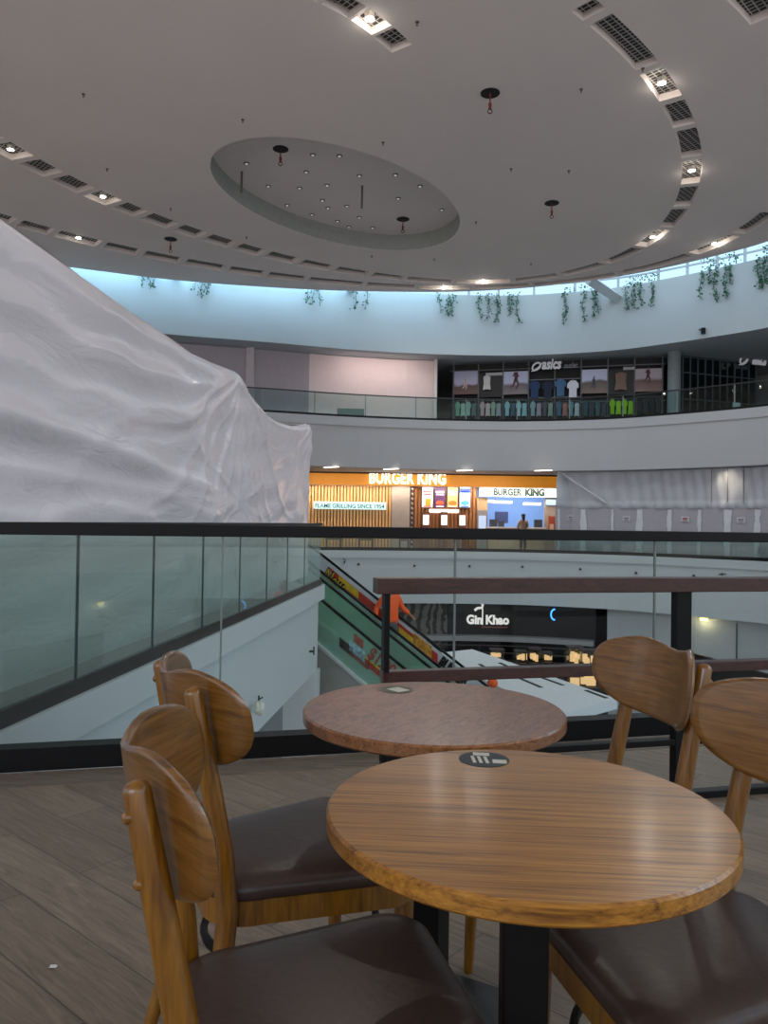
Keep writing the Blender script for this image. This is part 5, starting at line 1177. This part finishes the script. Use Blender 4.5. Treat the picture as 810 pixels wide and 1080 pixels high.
for k, (x, y, w_, h_, Y) in enumerate([(549, 693, 0.42, 0.38, 29.5), (563.5, 691.5, 0.38, 0.5, 29.5), (576, 693, 0.36, 0.3, 29.5), (606, 691, 0.5, 0.55, 28.0), (622, 694, 0.6, 0.5, 27.2), (618, 716, 1.1, 0.45, 25.0), (524, 690, 0.5, 0.3, 30.2)]):
    p = aty(x, y, Y); t = thing('display_counter', 'warmly lit food counter one floor down, %s' % ['leftmost of the trio', 'middle of the trio', 'right of the trio', 'tall, left of the chair back', 'bright, just beside the chair back', 'wide, nearest the white kiosk roof', 'small and dim, far behind the kiosk roof'][k], 'display counter', (p.x, Y, -5.5), 0, 'lit counters on the lower floor')
    hz = p.z + 5.5
    MB().box((0, 0, (hz - h_ / 2) / 2), (w_ * 1.15, 0.6, hz - h_ / 2)).build('counter_base', plain('counter_dark', (44, 34, 34), 0.5), t)
    MB().box((0, 0, hz), (w_, 0.45, h_)).build('glass_case', glass('case_glass', (235, 230, 220), 0.04), t)
    mb = MB(); random.seed(k)
    for j in range(5): mb.box((random.uniform(-.35, .35) * w_, random.uniform(-.1, .1), hz - h_ / 2 + 0.02 + h_ * random.uniform(0.15, 0.5)), (w_ * 0.26, 0.12, h_ * random.uniform(0.25, 0.6)))
    mb.build('goods', WARM, t)
    MB().box((0, 0, hz + h_ / 2 + 0.03), (w_ * 1.1, 0.55, 0.05)).build('canopy', plain('canopy_dark', (60, 44, 40), 0.5), t)
# white kiosk roof
ZK = -2.9
K = [atz(450, 690, ZK), atz(498, 684.7, ZK), atz(651, 737, ZK), atz(590, 753, ZK)]
kio = thing('kiosk', 'flat white slab roof of a kiosk with thin dark slots, one floor down', 'kiosk')
mb = MB(); mb.add([(p.x, p.y, z) for z in (ZK - 0.24, ZK) for p in K], [(0, 1, 2, 3), (7, 6, 5, 4), (0, 4, 5, 1), (1, 5, 6, 2), (2, 6, 7, 3), (3, 7, 4, 0)])
mb.build('roof', plain('kiosk_white', (226, 228, 230), 0.6, var=0.02), kio)
kc = sum(K, Vector()) / 4; KI = [kc + (p - kc) * 0.8 for p in K]
mb = MB(); mb.add([(p.x, p.y, z) for z in (-5.49, ZK - 0.24) for p in KI], [(0, 1, 2, 3), (7, 6, 5, 4), (0, 4, 5, 1), (1, 5, 6, 2), (2, 6, 7, 3), (3, 7, 4, 0)])
mb.build('body', plain('kiosk_body_dark', (50, 46, 46), 0.6), kio)
for a, b in [((505.7, 700.4), (514, 705.3)), ((526.7, 699), (540, 704.7)), ((545, 714), (571, 725)), ((569.6, 714), (594, 722.7)), ((617.8, 728), (640, 736.3))]:
    p, q = atz(*a, ZK + 0.004), atz(*b, ZK + 0.004); d = (q - p).xy; MB().box((*((p + q) / 2).xy, ZK + 0.004), (d.length, 0.11, 0.008), atan2(d.y, d.x)).build('roof_slot', DARKIN, kio)
p = atz(519.5, 726, ZK); tag(MB().lathe([(0.13 * sin(q_), 0.13 - 0.13 * cos(q_)) for q_ in [pi * (i + 0.3) / 12.6 for i in range(13)]], (p.x, p.y, ZK + 0.0), 20).build('orange_ball', ORANGE, None, True), 'small round orange ball on the white kiosk roof beside the escalator', 'ball')
# black panels and wall lamp at the lower right
pA, pB = atz(722, 686, -3.0), atz(815, 712, -3.0)
tag(MB().slab(pA.xy, pB.xy, -5.49, -3.0, 0.12).build('black_partition', BARM), 'low black partition standing on the lower floor at far right', 'partition')
p = None
for a, b in zip(B_wall, B_wall[1:]):
    q_ = online(738, 652, a, b); tt = (q_.xy - a).dot(b - a) / (b - a).length_squared
    if 0 <= tt <= 1: p = q_; n_ = Vector((-(b - a).y, (b - a).x)).normalized()
t = thing('wall_lamp', 'small warm wall lamp under the far slab edge, right of the black post', 'wall lamp', (p.x + n_.x * 0.40, p.y + n_.y * 0.40, p.z - 0.05))
MB().box((0, 0, 0.06), (0.3, 0.12, 0.05), atan2(-n_.x, n_.y)).build('bracket', MULL, t); MB().box((0, 0, 0), (0.26, 0.1, 0.12), atan2(-n_.x, n_.y)).build('lamp_glass', emis('amber_lamp', (255, 224, 130), 3.0), t)
l = bpy.data.lights.new('lamp_glow', 'POINT'); l.energy = 6; l.color = (1, 0.85, 0.5); lo = bpy.data.objects.new('lamp_glow', l); C.objects.link(lo); lo.parent = t; lo.location = (-n_.x * 0.15, -n_.y * 0.15, -0.1)
mb = MB()
for x in (771,):
    for a, b in zip(B_wall, B_wall[1:]):
        q_ = online(x, 680, a + CN[0] * 0, b); tt = (q_.xy - a).dot(b - a) / (b - a).length_squared
        if 0 <= tt <= 1: n_ = Vector((-(b - a).y, (b - a).x)).normalized(); mb.box((q_.x + n_.x * 0.53, q_.y + n_.y * 0.53, -3.9), (0.04, 0.04, 3.1))
if mb.v: struct(mb.build('trim_5', plain('seam_line_dark', (90, 92, 94), 0.7)))

# ------------------------------------------------------------------ small fittings on the fascias
def on_edge(x, y, off=-0.02):
    for i in range(len(EDGE) - 1):
        a, b = EDGE[i], EDGE[i + 1]; p = online(x, y, a, b)
        tt = (p.xy - a).dot(b - a) / (b - a).length_squared
        if -0.001 <= tt <= 1.001 and p.y > 10: n_ = Vector((-(b - a).y, (b - a).x)).normalized(); return Vector((p.x + n_.x * off, p.y + n_.y * off, p.z)), n_
noz = [(378, 595), (437, 596.5), (495, 597), (551, 597.5), (612, 600), (671, 604), (732, 607)]
n0 = None
for k, (x, y) in enumerate(noz):
    p, n_ = on_edge(x, y, -0.03)
    if n0 is None: n0 = MB().lathe([(0.05, -0.05), (0.06, 0.0), (0.03, 0.04)], n=10).build('fascia_nozzle', plain('nozzle_dark', (60, 62, 64), 0.5), None, True); o = n0
    else: o = n0.copy(); C.objects.link(o)
    o.location = tuple(p); tag(o, 'tiny dark nozzle on the white far fascia, %s from the left' % ORD[k], 'nozzle', 'nozzles on the far fascia')
for x, y, lab in [(363, 592.5, 'small dark sprinkler fitting with a lever on the far fascia above the escalator'), (762, 606, 'small dark angled fitting on the far fascia at right')]:
    p, n_ = on_edge(x, y, -0.08); t = thing('fascia_fitting', lab, 'fitting', tuple(p))
    MB().tube([(0, 0.07, 0), (0, -0.06, 0)], 0.03, 8).build('stem', plain('nozzle_dark', (60, 62, 64), 0.5), t); MB().tube([(0, -0.06, -0.08), (0.03, -0.06, 0.08), (-0.06, -0.06, 0.14)] if x < 500 else [(-0.14, -0.06, 0), (0, -0.06, 0.05), (0.14, -0.06, 0.02)], 0.02, 6).build('lever', plain('nozzle_dark', (60, 62, 64), 0.5), t)
p, n_ = on_edge(743, 350, -0.12); t = thing('security_camera', 'small black security camera on the upper white fascia at right', 'camera', tuple(p))
MB().tube([(0, 0.1, 0.05), (0, 0, 0.05)], 0.03, 8).build('mount', MULL, t); MB().tube([(0, 0, 0.12), (0, 0, -0.1)], [0.09, 0.08], 12).build('camera_body', BLACK, t, True)
MB().tube([(-0.16, 0, 0.06), (-0.08, 0, 0.06)], 0.04, 8).build('side_box', MULL, t)
# white bracketed objects on the wing fascia
p = online(267, 746, W0, W1); t = thing('fascia_fitting', 'crumpled white bag round a fitting on the left fascia, beside the second chair back', 'fitting', (p.x + 0.07, p.y, p.z))
random.seed(3); mb = MB(); mb.lathe([(0.02, -0.10), (0.055, -0.07), (0.075, -0.02), (0.07, 0.03), (0.04, 0.07), (0.02, 0.08)], n=14)
mb.v = [(a + random.uniform(-.012, .012), b + random.uniform(-.012, .012), c + random.uniform(-.012, .012)) for a, b, c in mb.v]; mb.build('bag', plain('bag_white', (216, 214, 200), 0.5), t)
MB().tube([(0, 0, 0.07), (0, -0.01, 0.15)], 0.012, 6).tube([(0, 0, 0.1), (0.05, 0, 0.13)], 0.01, 6).build('lever', plain('lever_green', (50, 64, 58), 0.5), t)
p = online(325.5, 687, W0, W1); t = thing('fascia_fitting', 'small dark lever fitting on the left fascia close to its corner', 'fitting', (p.x + 0.06, p.y, p.z))
MB().tube([(-0.05, 0, 0), (0.03, 0, 0)], 0.02, 8).build('stem', plain('nozzle_dark', (60, 62, 64), 0.5), t); MB().tube([(0.03, 0, -0.06), (0.03, 0, 0.08)], 0.014, 6).build('lever', plain('nozzle_dark', (60, 62, 64), 0.5), t)

# ------------------------------------------------------------------ hanging plants over the upper fascia
LEAFM = plain('ivy_leaf', (64, 110, 84), 0.5, var=0.45, scale=9)
STEMM = plain('ivy_stem', (70, 84, 60), 0.7)
def plant(x0, x1, strands, label, seed, tuft=0.25):
    random.seed(seed); p0, n_ = on_edge((x0 + x1) / 2, 312, 0); t = thing('hanging_plant', label, 'plant', (p0.x, p0.y, H3), 0, 'ivy hanging over the upper fascia')
    lv = MB(); st = MB()
    def leaf(c):
        a = random.uniform(0, 6.28); b = random.uniform(-0.9, 0.9); r = random.uniform(0.06, 0.12); d = Vector((cos(a) * cos(b), sin(a) * cos(b), -abs(sin(b)) - 0.2)).normalized(); u = d.orthogonal().normalized()
        u = (u * cos(a * 3) + d.cross(u) * sin(a * 3)); n2 = d.cross(u) * 0.012
        q = [c, c + d * r * 0.5 + u * r * 0.42, c + d * r, c + d * r * 0.5 - u * r * 0.42]
        lv.add([tuple(z + n2 * (1 if i in (1, 3) else 0)) for i, z in enumerate(q)], [(0, 1, 2), (0, 2, 3)])
    base = p0.copy()
    for x, ylen, dens in strands:
        e_, nn_ = on_edge(x, 312, -0.10); zb = on_edge(x, ylen, -0.1)[0].z
        o = Vector((e_.x - base.x, e_.y - base.y, 0)); L = H3 - zb; pts = [o + Vector((nn_.x * 0.25, nn_.y * 0.25, 0.05)), o + Vector((0, 0, 0.02))]
        n2 = max(3, int(L / 0.15)); ph1 = random.uniform(0, 6)
        for k in range(1, n2 + 1): pts.append(o + Vector((0.05 * sin(ph1 + k * 0.8), -0.03 * cos(k), -L * k / n2)))
        st.tube(pts, 0.010, 5)
        for k in range(int(L * 52 * dens)):
            f_ = random.random(); z = -L * f_; c = o + Vector((0.05 * sin(ph1 + f_ * n2 * 0.8) + random.gauss(0, 0.055), random.uniform(-0.10, 0.01), z)); leaf(c)
    if tuft:
        for k in range(int((x1 - x0) * 5 * tuft)):
            x = random.uniform(x0, x1); e_, nn_ = on_edge(x, 312, 0.1); leaf(Vector((e_.x - base.x + nn_.x * random.uniform(0, .4), e_.y - base.y + nn_.y * random.uniform(0, .4), random.uniform(-0.02, 0.35 * tuft * 2))))
    st.build('stems', STEMM, t); lv.build('leaves', LEAFM, t)
pl_ = [
 (147, 163, [(149, 304, .5), (157, 306, .6), (163, 304, .8)], 'small sparse ivy strand, leftmost against the glowing blue fascia', 0.0),
 (204, 222, [(206, 308, .4), (213, 314, .7), (219, 310, 1.2)], 'small leafy ivy strand, second from left on the blue fascia', 0.0),
 (321, 338, [(323, 320, .5), (330, 322, .5), (336, 323, .5)], 'thin ivy strands above the pale upper hoarding', 0.0),
 (372, 388, [(374, 327, .7), (386, 327, .6)], 'pair of thin ivy strands left of centre on the blue fascia', 0.0),
 (459, 480, [(464, 331, .7), (473, 333, 1.1), (477, 334, .9)], 'short ivy clump just right of the middle of the fascia', 0.15),
 (502, 548, [(506, 338, 1.0), (515, 339, .9), (524, 341, 1.5), (537, 334, 1.0), (546, 341, .9), (540, 322, 1)], 'wide ivy clump of several strands above the sports shop sign', 0.3),
 (594, 632, [(596, 343, 1.3), (616, 340, 1.0), (627, 337, 1.2), (630, 330, .8)], 'ivy clump just left of the slanting roof beam', 0.5),
 (658, 692, [(661, 327, 1.0), (669, 327, 1.1), (676, 324, 1.0), (688, 324, 1.0)], 'ivy clump just right of the slanting roof beam', 0.7),
 (738, 776, [(740, 317, 1.0), (755, 318, 1.3), (766, 314, 1.6), (748, 300, 1.2), (770, 300, 1)], 'large ivy clump with strands of different length near the right edge', 0.8),
 (797, 822, [(801, 306, 1.8), (808, 300, 1.6), (815, 300, 1.5)], 'ivy clump cut off by the right edge of the view', 0.8)]
for k, (a, b, s_, lab, tf) in enumerate(pl_): plant(a, b, s_, lab, 20 + k, tf)

p = atz(56, 1019, 0.003); random.seed(9)
mb = MB(); mb.v = [(p.x + 0.011 * cos(a_) * random.uniform(.7, 1.2), p.y + 0.011 * sin(a_) * random.uniform(.7, 1.2), 0.002 + 0.002 * random.random()) for a_ in [i * pi / 5 for i in range(10)]]; mb.f = [tuple(range(10))]; mb.mi = [0]
tag(mb.build('paper_scrap', plain('scrap_white', (225, 225, 225), 0.6)), 'tiny white paper scrap on the wooden floor at bottom left', 'litter')
